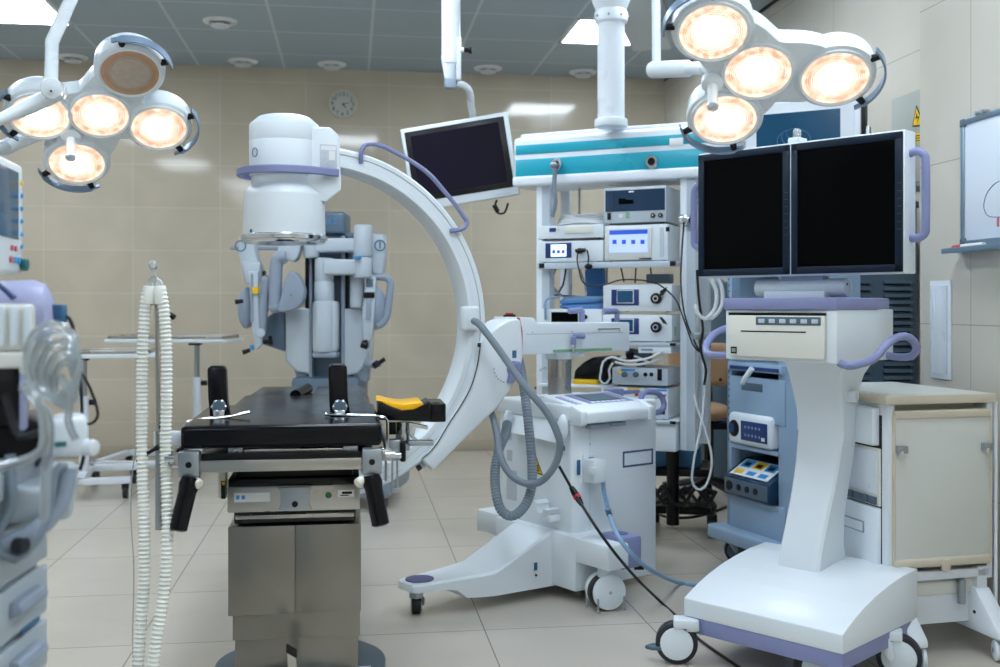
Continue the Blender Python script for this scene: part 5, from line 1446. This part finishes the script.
# inner left arm
mb = MB(FR.M)
mb.prism('robot_light', FR.poly([(280, 240), (302, 240), (297, 258), (293, 262), (276, 256)], -.1), -.1, .0, 'xz', .01, 3)
mb.tube('robot_mid', [RX(x, y, -.09) for x, y in ((286, 257), (279, 258), (276.5, 263), (275.5, 275), (275.5, 307))], .037, 18)
mb.ell('robot_mid', RX(275.5, 307, -.09), (.041, .04, .037), 20)
ia = obj('inner_arm', mb, rb)
mb = MB(FR.M)
mb.prism('robot_mid', FR.poly([(291, 271), (296, 272), (302, 281), (305, 291), (303, 302), (296, 309), (284, 312.5), (276, 311), (280, 300), (284, 280), (287, 273)], -.14), -.14, -.06, 'xz', .016, 4)
mb.cyl('robot_slate', RX(291, 295, -.143), RX(291, 295, -.138), .005)
obj('motor_cover', mb, ia)
mb = MB(FR.M); mb.prism('robot_slate', FR.poly([(262, 320), (275, 312), (285, 312), (285, 352), (270, 347), (262, 344)], .05), .05, .15, 'xz', .01)
obj('rear_arm', mb, rb)
mb = MB(FR.M); mb.tube('cable_black', [RX(352, 372, .1), RX(353, 382, .05), RX(357, 392, .05), RX(354, 400, .1), RX(354, 430, .12)], .010, 8); obj('cable', mb, rb)

# ------------------------------------------------------------------ blue equipment rack
FB = Fr(727, 4.84, 67)
rk = empty('equipment_rack', FB.w(.28, .16, 0), 'pale blue rack cart with medical units on its shelves behind the monitor cart', 'rack')
W_, D_, HT = .52, .31, 1.45
def bz_(py, px=745, d=0.): return FB.l(px, py, d).z
mb = MB(FB.M)
mb.box('rack_blue', 0, .035, 0, .05, .14, HT, .003); mb.box('rack_blue', W_ - .15, W_, 0, .05, .14, HT, .004)
mb.box('rack_blue', 0, .02, 0, D_, .14, HT, .003); mb.box('rack_blue', W_ - .02, W_, 0, D_, .14, HT, .003); mb.box('black_plastic', .015, W_ - .015, D_ - .01, D_, .14, HT)  # black back sheet paints the shade inside the rack
mb.box('rack_blue', 0, W_, 0, D_, HT - .02, HT, .003)
mb.box('rack_blue', .03, W_ - .1, -.006, .03, bz_(419, 737), bz_(376, 737), .003)
zs1, zs2 = bz_(443, 733), bz_(494, 733)
mb.box('rack_blue', .03, W_ - .1, -.006, .02, .15, zs2, .003)
fr_ = obj('frame', mb, rk)
mb = MB(FB.M)
for i in range(30): mb.box('slate_cabinet', .012, .02, -.001, .001, .55 + i * .028, .56 + i * .028)
obj('perforation', mb, fr_)
mb = MB(FB.M); mb.box('slate_cabinet', .12, .27, -.008, -.004, bz_(391, 752), bz_(383, 752) , .002); obj('handle_recess', mb, fr_)
for z in (zs1, zs2):
    mb = MB(FB.M); mb.box('rack_blue', .03, W_ - .14, -.01, D_ - .02, z - .018, z, .002); obj('shelf', mb, rk)
zt1 = bz_(370, 737)
mb = MB(FB.M); mb.box('rack_blue', .03, W_ - .1, -.02, D_ - .02, zt1 - .0, zt1 + .035, .004); mb.box('navy_panel', .05, W_ - .12, -.022, -.018, zt1 + .006, zt1 + .022); obj('top_drawer', mb, rk)
mb = MB(FB.M); mb.prism('rack_blue', [(-.06, -.07), (W_ + .05, -.07), (W_ + .05, D_), (-.06, D_)], .10, .165, 'xy', .015, 3); obj('base', mb, rk)
caster(rk, .03, -.0, .055, .04, FB.M, fork='dull_metal', tyre='dark_tyre', hub='slate_cabinet', ang=radians(60), top=.11)
caster(rk, W_ - .04, -.0, .055, .04, FB.M, fork='dull_metal', tyre='dark_tyre', hub='slate_cabinet', ang=radians(60), top=.11)
def rdev(label, z0, z1, d0, front, side, name, grp=None):
    t = empty(name, FB.w(.2, .1, z0), label, 'medical device')
    return t
z0, z1 = zs1 + .004, zs1 + .145
t = rdev('rounded white unit with a blue panel on the upper shelf of the blue rack', z0, z1, 0, '', '', 'irrigation_pump')
mb = MB(FB.M); mb.box('white_plastic', .045, .355, -.03, .22, z0, z1, .022, 4); b = obj('case', mb, t)
mb = MB(FB.M); mb.box('navy_panel', .15, .335, -.034, -.028, z0 + .025, z1 - .03, .012, 3)
for i in range(5):
    for j in range(2): mb.box('robot_mid', .18 + i * .025, .19 + i * .025, -.0355, -.033, z0 + .045 + j * .035, z0 + .055 + j * .035)
mb.box('label_white', .3, .322, -.0355, -.033, z0 + .035, z0 + .05)
obj('panel', mb, t)
mb = MB(FB.M); mb.cyl('black_plastic', (.095, -.034, (z0 + z1) / 2), (.095, -.02, (z0 + z1) / 2), .038, bev=.004); mb.cyl('navy_panel', (.083, -.036, (z0 + z1) / 2), (.083, -.03, (z0 + z1) / 2), .02); obj('port', mb, t)
z0 = zs2 + .004
t = rdev('dark blue unit with a sloped colourful panel, lower shelf of the blue rack', z0, 0, 0, '', '', 'generator_unit')
mb = MB(FB.M); mb.prism('amber_dark', [(-.04, z0), (-.04, z0 + .085), (.08, z0 + .16), (.2, z0 + .16), (.2, z0)], .03, .36, 'yz', .008); b = obj('case', mb, t)
TT = Matrix.Translation((0, .02, z0 + .124)) @ Matrix.Rotation(math.atan2(.075, .12), 4, 'X')
mb = MB(FB.M @ TT)
mb.box('label_white', .06, .33, -.055, .055, .0, .003, .001); pn = obj('sloped_panel', mb, t)
mb = MB(FB.M @ TT)
for i, m in enumerate(('sky_blue', 'yellow', 'sky_blue')):
    mb.box(m, .075 + i * .085, .145 + i * .085, -.0, .048, .002, .0045); mb.box('black_plastic', .09 + i * .085, .13 + i * .085, .008, .032, .004, .0055)
    mb.box(('yellow', 'sky_blue', 'sky_blue')[i], .08 + i * .085, .135 + i * .085, -.045, -.02, .002, .0045)
obj('fields', mb, pn)
mb = MB(FB.M)
mb.box('slate_cabinet', .04, .35, -.043, -.039, z0 + .012, z0 + .078, .002)
for i, x in enumerate((.08, .15, .21, .27)): mb.cyl('black_plastic', (x, -.047, z0 + .045), (x, -.04, z0 + .045), .022 if i == 0 else .014)
obj('sockets', mb, t)
mb = MB(FB.M); q = FB.l(768, 372, -.05); mb.tube('white_plastic', [Vector((.19, -.05, zt1 - .05)), Vector((.23, -.07, zt1 - .03)), Vector((.27, -.06, zt1 + .02))], .012, 10); obj('probe_cable', mb, rk)

# ------------------------------------------------------------------ slate louvered cabinet
sx0, sx1, sy0, sy1 = 2.08, 2.47, 4.36, 4.8
sl = empty('louvered_cabinet', ((sx0 + sx1) / 2, (sy0 + sy1) / 2, 0), 'tall slate blue cabinet with louvered vents behind the monitor cart', 'cabinet')
mb = MB(); mb.box('slate_cabinet', sx0, sx1, sy0, sy1, .08, 1.61, .006); mb.box('black_plastic', sx0 + .03, sx1 - .03, sy0 + .03, sy1 - .03, 0, .09)
mb.box('robot_slate', sx0 - .006, sx1 + .006, sy0 - .008, sy1, 1.59, 1.62, .004); cb = obj('body', mb, sl)
for xx0, xx1 in ((sx0 + .06, sx0 + .17), (sx0 + .23, sx1 - .03)):
    mb = MB()
    for i in range(18):
        z = .75 + i * .030; mb.prism('slate_cabinet', [(0, 0), (-.016, -.002), (-.012, .014)], xx0, xx1, 'yz', T=Matrix.Translation((0, sy0, z)))
        mb.box('black_plastic', xx0 + .003, xx1 - .003, sy0 - .002, sy0, z - .008, z - .001)
    for i in range(9):
        z = 1.38 + i * .0; 
    obj('louvers', mb, cb)
q = Vector((2.36, 4.42, 1.62)); bx_ = empty('steel_box', q, 'small steel box on top of the slate louvered cabinet', 'box')
mb = MB(); mb.box('dull_metal', 2.33, 2.45, 4.38, 4.55, 1.62, 1.70, .004); obj('box_body', mb, bx_); mb = MB(); mb.box('black_plastic', 2.335, 2.445, 4.376, 4.38, 1.665, 1.69); obj('latch', mb, bx_)

# electrical cabinet on the recessed wall
ec = empty('electrical_cabinet', (2.5, 4.4, 1.65), 'grey electrical cabinet with yellow warning signs on the right wall', 'electrical cabinet')
mb = MB(); mb.box('grey_cabinet', 2.44, XR, 4.1, 4.53, 1.68, 2.1, .006); mb.box('grey_cabinet', 2.434, 2.44, 4.12, 4.51, 1.70, 2.085, .003); eb = obj('body', mb, ec)
def on_ec(px, py):
    d = P(px, py, 1) - Vector((0, 0, CAMH)); t = 2.4335 / d.x; return Vector((0, 0, CAMH)) + d * t
mb = MB(); a = on_ec(916.5, 105); b = on_ec(912.5, 127); c = on_ec(925, 126)
def flat(mb, m, pts, x): mb.loft(m, [[Vector((x, p.y, p.z)) for p in pts], [Vector((x + .001, p.y, p.z)) for p in pts]])
flat(mb, 'black_plastic', [a, b, c], 2.4325)
cc = (a + b + c) / 3
flat(mb, 'yellow', [cc + (p - cc) * .8 for p in (a, b, c)], 2.4315); flat(mb, 'black_plastic', [on_ec(917, 113), on_ec(916, 119), on_ec(918.5, 118), on_ec(917.5, 123.5), on_ec(920, 116), on_ec(918, 117)], 2.431)
obj('warning_triangle', mb, eb, label='yellow and black warning triangle')
mb = MB(); pts = [on_ec(913.3, 134), on_ec(922, 132.5), on_ec(922, 141.5), on_ec(913.3, 143)]; flat(mb, 'yellow', pts, 2.4325)
for k in range(3): flat(mb, 'black_plastic', [on_ec(914.2, 135.8 + k * 2.4), on_ec(921.5, 134.6 + k * 2.4), on_ec(921.5, 135.6 + k * 2.4), on_ec(914.2, 136.8 + k * 2.4)], 2.4318)
obj('yellow_label', mb, eb, label='yellow text label')

# ------------------------------------------------------------------ white cabinet on wheels by the right wall
MC = Matrix.Translation((1.735, 3.245, 0)) @ Matrix.Rotation(radians(6), 4, 'Z')
ct = empty('side_cabinet', (1.9, 3.5, 0), 'white wheeled cabinet with a beige edged top against the right wall', 'cabinet')
CW, CD = .40, .55
mb = MB(MC); mb.box('beige_laminate', -.015, CW + .005, -.015, CD, .838, .868, .004); wt = obj('worktop', mb, ct)
mb = MB(MC); mb.box('cream_panel', .015, CW - .02, .01, CD - .02, .866, .870, .001); obj('top_inlay', mb, wt)
mb = MB(MC)
mb.box('white_metal', .0, .028, .0, CD, .25, .838, .003); mb.box('white_metal', CW - .022, CW, .0, CD, .25, .838, .003); mb.box('white_metal', .0, CW, CD - .02, CD, .25, .838)
mb.box('warm_white_plastic', .02, CW - .02, .02, CD - .02, .2, .27, .003); mb.box('warm_white_plastic', .025, CW - .025, .06, .1, .25, .838)
bd2 = obj('cabinet_body', mb, ct)
mb = MB(MC); mb.box('cream_panel', .02, CW - .018, -.012, .02, .32, .815, .008, 3)
fl = obj('folding_leaf', mb, ct)
mb = MB(MC); mb.box('beige_laminate', .018, CW - .016, -.018, .02, .79, .818, .006, 3); mb.box('beige_laminate', .018, CW - .016, -.022, .02, .303, .333, .008, 3); mb.box('beige_laminate', .19, .22, -.026, -.01, .29, .328, .004); mb.box('beige_laminate', .016, .024, -.014, .01, .31, .8, .003); mb.box('beige_laminate', CW - .022, CW - .014, -.014, .01, .31, .8, .003)
obj('leaf_edge', mb, fl, label='beige plastic edging')
for x in (.02, CW - .055):
    mb = MB(MC); mb.box('dull_metal', x, x + .04, -.028, -.01, .68, .705, .003); mb.box('chrome', x + .005, x + .02, -.034, -.02, .672, .69, .003); obj('latch', mb, fl)
# left side: drawers facing left
mb = MB(MC); mb.box('black_plastic', -.004, .001, .03, .54, .29, .80); obj('opening', mb, bd2)
for (a, b, z0, z1) in ((.04, .52, .7, .825),):
    mb = MB(MC); mb.box('white_metal', -.03, .0, a, b, z0, z1, .004); d = obj('drawer', mb, ct)
    mb = MB(MC); mb.box('dull_metal', -.045, -.028, a + .15, a + .32, (z0 + z1) / 2 - .01, (z0 + z1) / 2 + .008, .004); obj('handle', mb, d)
mb = MB(MC); mb.box('warm_white_plastic', -.012, .02, .03, .53, .50, .69, .002); mb.box('white_metal', -.014, -.01, .04, .3, .54, .68); obj('open_tray', mb, ct)
mb = MB(MC)
for i in range(10): mb.box('slate_cabinet', -.02, -.012, .04 + i * .045, .045 + i * .045 + .03, .505, .53)
obj('vent_slot', mb, ct)
mb = MB(MC); mb.box('white_metal', -.02, .0, .03, .53, .28, .495, .004); d = obj('drawer', mb, ct)
mb = MB(MC); mb.box('dull_metal', -.024, -.019, .1, .34, .40, .44, .003); mb.box('white_metal', -.026, -.021, .105, .335, .405, .435, .002); obj('handle', mb, d)
# undercarriage
mb = MB(MC)
mb.box('white_metal', .02, CW - .01, .0, .035, .255, .285, .004); mb.box('white_metal', .02, CW - .06, .03, CD - .05, .10, .26, .006)
mb.box('white_metal', CW - .06, CW - .02, .0, .04, .14, .29, .004); mb.box('dull_metal', .1, .3, .01, .03, .245, .262, .002)
mb.cyl('dull_metal', (CW - .12, .0, .17), (CW - .12, .0, .25), .013, bev=.003)
ug = obj('undercarriage', mb, ct)
for sx in (CW - .04, .04):
    mb = MB(MC); s = 1
    mb.prism('white_metal', [(.12, .22), (-.0, .22), (-.115, .10), (-.12, .075), (.12, .075)], sx - .03, sx + .03, 'yz', .008); mb.cyl('black_plastic', (sx - .032, .0, .14), (sx - .03, .0, .14), .006)
    f = obj('foot', mb, ct)
    T = MC @ Matrix.Translation((sx + (.005), -.09, 0)) @ Matrix.Rotation(radians(-25), 4, 'Z')
    mb = MB(T); mb.cyl('robot_light', (-.012, 0, .036), (.012, 0, .036), .036, bev=.006); w = obj('caster', mb, ct)
    for q in (-1, 1):
        mb = MB(T); mb.cyl('white_metal', (q * .013, 0, .036), (q * .028, 0, .036), .034, bev=.006); mb.cyl('dull_metal', (q * .028, 0, .036), (q * .03, 0, .036), .008); obj('cover', mb, w)
    mb = MB(T); mb.cyl('dull_metal', (0, 0, .06), (0, 0, .085), .012); obj('stem', mb, w)
for sx in (.04, CW - .05):
    mb = MB(MC); mb.cyl('robot_light', (sx - .02, CD - .08, .036), (sx + .02, CD - .08, .036), .036, bev=.006); mb.box('white_metal', sx - .015, sx + .015, CD - .1, CD - .06, .05, .11); obj('caster', mb, ct)
mb = MB(MC); mb.cyl('white_metal', (CW + .012, -.0, .1), (CW + .012, -.0, .84), .006); obj('rear_pipe', mb, ct)

# items on the right wall: ventilation grille, whiteboard
def on_w(px, py, x=XN):
    d = P(px, py, 1) - Vector((0, 0, CAMH)); return Vector((0, 0, CAMH)) + d * (x / d.x)
a = on_w(931.5, 281); b = on_w(952, 380)
ya, yb = a.y, b.y; zt_, zb_ = a.z - .0, b.z
g = empty('wall_grille', (XN, (ya + yb) / 2, zb_), 'narrow white ventilation grille low on the right wall', 'wall grille')
mb = MB(); mb.box('white_metal', XN - .008, XN, yb, ya, zb_, zt_, .003); gf = obj('frame', mb, g)
mb = MB()
n = 8
for i in range(n):
    y = yb + .02 + (ya - yb - .04) * (i + .5) / n; mb.box('white_metal', XN - .014, XN - .007, y - .004, y + .004, zb_ + .02, zt_ - .02, .001)
for i in range(n + 1):
    y = yb + .02 + (ya - yb - .04) * i / n; mb.box('robot_light', XN - .009, XN - .0078, y - .003, y + .003, zb_ + .02, zt_ - .02)
obj('slats', mb, gf)
a = on_w(965, 120); yb = a.y; ye = yb - 1.2; zt_ = a.z; zb_ = on_w(966, 247).z
wbt = empty('whiteboard', (XN, (yb + ye) / 2, zb_), 'whiteboard with an aluminium frame and pen tray on the right wall', 'whiteboard')
mb = MB(); mb.box('whiteboard', XN - .014, XN - .002, ye, yb, zb_, zt_, .002); wbp = obj('board', mb, wbt)
mb = MB(); w = .022
mb.box('aluminium', XN - .02, XN, yb - w, yb, zb_, zt_, .003); mb.box('aluminium', XN - .02, XN, ye, yb, zt_ - w, zt_, .003); mb.box('aluminium', XN - .02, XN, ye, yb, zb_, zb_ + w, .003); mb.box('aluminium', XN - .02, XN, ye, ye + w, zb_, zt_, .003)
for z in (zb_, zt_ - .03): mb.box('slate_cabinet', XN - .022, XN, yb - .03, yb + .002, z, z + .03, .004)
obj('frame', mb, wbt)
mb = MB(); mb.box('aluminium', XN - .075, XN, ye + .05, yb + .03, zb_ - .022, zb_ - .012, .003); mb.box('aluminium', XN - .078, XN - .07, ye + .05, yb + .03, zb_ - .024, zb_ - .004, .003); obj('pen_tray', mb, wbt)
mb = MB()
cpt = [(999.5, 181), (993, 185), (987, 193), (984, 202), (984, 209), (987, 215), (992, 217), (998, 217), (1003, 217)]
mb.tube('slate_cabinet', [Vector((XN - .0148, on_w(x, y, XN - .015).y, on_w(x, y, XN - .015).z)) for x, y in cpt], .0012, 6)
for x in (998,): 
    q = on_w(x, 221, XN - .015); mb.box('pink_scale', XN - .0152, XN - .0145, q.y - .006, q.y + .006, q.z - .02, q.z + .012)
obj('drawing', mb, wbp, label='thin pen line drawn on the board')
q = on_w(966, 246.5, XN - .05)
mk = empty('marker', (XN - .045, q.y - .05, zb_ - .012), 'red capped white marker lying in the whiteboard tray', 'marker')
z = zb_ - .002
mb = MB(); mb.cyl('label_white', (XN - .045, yb - .05, z), (XN - .045, yb - .19, z), .009); obj('barrel', mb, mk)
mb = MB(); mb.cyl('red', (XN - .045, yb + .0, z), (XN - .045, yb - .055, z), .0098, bev=.002); obj('cap', mb, mk, label='red cap')
q = on_w(986, 113.5); mb = MB(); mb.cyl('dull_metal', (XN - .03, q.y - .02, zt_ + .004), (XN - .0, q.y - .02, zt_ + .004), .008); mb.cyl('dull_metal', (XN - .03, q.y + .02, zt_ + .004), (XN - .0, q.y + .02, zt_ + .004), .008)
obj('fixing_screw', mb, wbt)

# ------------------------------------------------------------------ cables on the floor
mb = MB()
pts = [P(559, 466, 4.05), P(568, 482, 4.04), P(575, 494, 4.02), P(585, 510, 3.92), P(600, 533, 3.86), P(618, 557, 3.9), P(640, 582, 4.0), G(662, 603, .006), G(683, 622, .006), G(700, 640, .006), G(740, 668, .006)]
mb.tube('cable_black', pts, .0055, 8)
bk = obj('power_cable', mb, None, label='thin black cable running from the C-arm stand down across the floor', cat='cable')
mb = MB()
a, b = P(571, 487, 4.03), P(582, 505, 4.0)
mb.tube('black_plastic', [a, a.lerp(b, .3), a.lerp(b, .6), b], lambda t: .009 + .005 * sin(pi * t), 10)
cn = obj('connector', mb, bk)
mb = MB(); m_ = a.lerp(b, .45); mb.cyl('red', m_, m_ + (b - a).normalized() * .014, .0145); obj('red_band', mb, cn, label='red band')
mb = MB()
mb.tube('cable_blue', [FK.p(609.5, 515.5, -.065), P(612.5, 524, 4.0), P(621, 541, 3.88), P(640, 562, 3.92), P(660, 575, 4.15), G(680, 583, .01), G(696, 585, .01), G(720, 586, .01), G(745, 580, .01)], .0085, 10)
obj('mains_cable', mb, None, label='blue-grey cable leading from the C-arm socket to the monitor cart', cat='cable')
mb = MB()
mb.tube('cable_black', [G(x, y, .008) for x, y in ((655, 513), (668, 517), (685, 517.5), (700, 515.5), (715, 511), (730, 505))], .0075, 8)
obj('floor_cable', mb, None, label='black cable lying on the floor in front of the tower', cat='cable')

# ------------------------------------------------------------------ anesthesia machine in the left foreground
FA = Fr(49, 1.9, -94)      # x towards the far corner; face turned to the right
am = empty('anesthesia_machine', FA.w(-.3, .3, 0), 'pale anesthesia machine with drawers at the left edge, close to the camera', 'anesthesia machine')
def az(py, x=-.04): 
    return FA.l(44, py, 0).z
mb = MB(FA.M)
zt_ = az(478)
mb.prism('machine_white', [(-.9, 0), (-.06, 0), (-.02, .015), (0, .06), (0, .5), (-.9, .5)], .1, zt_, 'xy', .01, 3)
mb.prism('machine_white', [(-.92, -.015), (-.05, -.015), (-.0, .01), (.02, .06), (.02, .52), (-.92, .52)], zt_ - .005, zt_ + .05, 'xy', .01, 3)
bd3 = obj('cabinet_body', mb, am)
for k, (ya, yb) in enumerate(((505, 556), (559, 609), (612, 662), (665, 730))):
    z1, z0 = az(ya), az(yb)
    mb = MB(FA.M); mb.box('machine_white', -.86, -.045, -.014, .0, z0 + .003, z1 - .003, .005, 3); dr = obj('drawer', mb, am)
    if k:
        mb = MB(FA.M); T = Matrix.Translation((-.15, -.014, z1 - .04))
        mb.prism('robot_mid', [(0, .016), (-.016, .014), (-.022, .0), (-.016, -.008), (0, -.012)], -.07, .05, 'yz', .004, T=T); obj('handle', mb, dr)
        mb = MB(FA.M); mb.box('blue_label', -.17, -.09, -.0155, -.0135, z1 - .09, z1 - .082); obj('drawer_label', mb, dr)
# monitor
FO = Fr(23, 2.35, -101)
k_ = 2.35 / FPX
z0, z1 = CAMH + (306 - 275) * k_, CAMH + (306 - 166) * k_
mb = MB(FO.M); mb.box('white_plastic', -.42, 0, 0, .06, z0, z1, .01, 3); mo = obj('monitor_case', mb, am)
mb = MB(FO.M); mb.box('screen_dim_teal', -.37, -.045, -.002, .002, z0 + .075, z1 - .02, .001); sc = obj('screen', mb, mo)
mb = MB(FO.M)
for i, (x, m) in enumerate(((-.03, 'teal_knob'), (-.045, 'sky_blue'), (-.07, 'sky_blue'), (-.09, 'robot_mid'), (-.11, 'pink_scale'))): mb.cyl(m, (x, -.004, z0 + (.03 if i else .03)), (x, .0, z0 + .03), .007)
for i in range(6): mb.cyl('sky_blue' if i else 'yellow', (-.018, -.004, z1 - .04 - i * .028), (-.018, 0, z1 - .04 - i * .028), .005)
for x in (-.07, -.1): mb.cyl('pink_scale', (x, -.004, z0 + .055), (x, 0, z0 + .055), .006)
obj('buttons', mb, mo)
mb = MB(FO.M); mb.cyl('teal_knob', (-.02, -.016, z0 + .022), (-.02, 0, z0 + .022), .014, bev=.004); obj('dial', mb, mo, label='dark teal dial')
mb = MB(FO.M); mb.cyl('machine_white', (-.25, .05, .7), (-.25, .05, z0 + .05), .025); obj('monitor_post', mb, am)
# canister, ribbed block, absorber
mb = MB(); a = P(-60, 320, 1.95); b = P(53, 313, 2.0)
mb.cyl('machine_lavender', a, b, .068, .064, seg=40, bev=.03); q = a.lerp(b, .6); mb.cyl('machine_white', (q.x, q.y, .75), (q.x, q.y, q.z - .05), .03)
can = obj('canister', mb, am, label='lavender rounded canister')
mb = MB(); mb.tube('navy_panel', [P(-2, 283, 1.9), P(6, 290, 1.9), P(14, 298, 1.9)], .006, 8); obj('canister_strap', mb, can)
mb = MB(); q = P(58.5, 314, 2.02); mb.box('blue_label', -.012, .012, -.02, .02, -.018, .018, .003, T=Matrix.Translation(q)); obj('blue_box', mb, am)
mb = MB(); mb.tube('cable_black', [P(x, y, 2.03) for x, y in ((63, 315), (69, 318), (73, 328), (75, 345), (78, 362), (80, 380), (82, 410), (80, 440), (84, 455), (80, 470))], .0035, 8); obj('cable', mb, am)
mb = MB(); mb.tube('cable_black', [P(x, y, 2.03) for x, y in ((81, 372), (90, 388), (97, 408), (97, 418), (90, 424), (75, 422))], .0028, 8); obj('cable', mb, am)
ZA = 1.72
S = ZA / FPX
MA = Matrix.Translation(C((0 - 500) / FPX * ZA, ZA)) @ Matrix.Rotation(-YAW - radians(-20), 4, 'Z')
def pz(py): return CAMH + (HZY - py) * S
mb = MB(MA)
mb.box('warm_white_plastic', -.12, .045, .0, .12, pz(352), pz(304), .008, 3)
for i in range(7): mb.box('white_plastic', -.085 + i * .02, -.072 + i * .02, -.008, .0, pz(346), pz(306), .003)
rbk = obj('ribbed_block', mb, am)
mb = MB(MA); mb.box('warm_white_plastic', -.02, .075, -.03, .06, pz(368), pz(352), .006, 3); mb.box('warm_white_plastic', .03, .075, -.03, .06, pz(374), pz(352), .006, 3); obj('arm', mb, rbk)
mb = MB(MA); mb.box('black_plastic', -.2, .03, -.02, .2, pz(425), pz(366), .01); mb.box('machine_lavender', .03, .04, -.02, .02, pz(430), pz(362), .003); mb.box('black_plastic', -.2, .06, .05, .2, pz(478), pz(420), .02); obj('dark_module', mb, am)
mb = MB(MA); mb.box('white_plastic', .07, .13, .0, .1, pz(461), pz(420), .015, 4); mb.cyl('white_plastic', (.12, .02, pz(452)), (.145, -.0, pz(452)), .014, bev=.005); mb.box('teal_knob', .075, .10, -.004, .0, pz(449), pz(444), .001); obj('absorber_valve', mb, am)
mb = MB(MA); mb.cyl('purple', (.072, -.05, pz(466)), (.076, -.05, pz(452)), .009, bev=.002); obj('purple_cap', mb, am, label='purple cap')
mb = MB(MA); mb.box('screen_lit_pale', -.2, .0, -.06, -.05, pz(486), pz(462), .002); mb.box('sky_blue', -.15, .02, -.062, -.055, pz(484), pz(464), .002); obj('blue_panel', mb, am)
mb = MB(MA); mb.box('machine_white', -.25, .11, -.05, .25, pz(520), pz(484), .015, 3); obj('work_surface', mb, am)
mb = MB(MA); mb.tube('hose_grey', [Vector((x, y, pz(p))) for x, y, p in ((.02, -.06, 450), (.022, -.07, 500), (.0, -.09, 530), (.03, -.09, 548), (.07, -.07, 520), (.085, -.06, 470), (.1, -.05, 466))], .008, 10); obj('wire_hook', mb, am)
mb = MB(MA); mb.tube('robot_mid', [Vector((.0, -.08, pz(538))), Vector((.05, -.07, pz(528))), Vector((.09, -.05, pz(505))), Vector((.105, -.04, pz(468)))], .014, 12); mb.cyl('dark_tyre', (.03, -.09, pz(535)), (.045, -.10, pz(535)), .012); obj('grey_arm', mb, am)
tb = empty('coiled_tubing', P(60, 370, 1.7), 'coil of clear breathing tubing hanging on the anesthesia machine', 'tubing')
for k in range(5):
    mb = MB(); cx, cy = 53 + 3.0 * k, 360 + 6 * k; rx, ry = 27 - 4.2 * k, 36 - 3.5 * k
    a0 = .4 * k
    mb.tube('tubing', [P(cx + rx * cos(a0 + t_ * .42), cy + ry * sin(a0 + t_ * .42), 1.62 + .02 * k) for t_ in range(0, 15)], .006, 10)
    obj('tube', mb, tb)
for k, pts in enumerate((((22, 385), (38, 400), (44, 425), (42, 450), (20, 462), (-10, 470)), ((26, 390), (46, 412), (50, 440), (46, 475), (44, 520)), ((60, 375), (70, 395), (68, 420), (76, 440)), ((5, 395), (12, 420), (20, 436), (40, 432)))):
    mb = MB(); mb.tube('tubing' if k != 3 else 'cable_black', [P(x, y, 1.55 + .03 * k) for x, y in pts], .0075 if k < 2 else .006, 10); obj('tube', mb, tb)
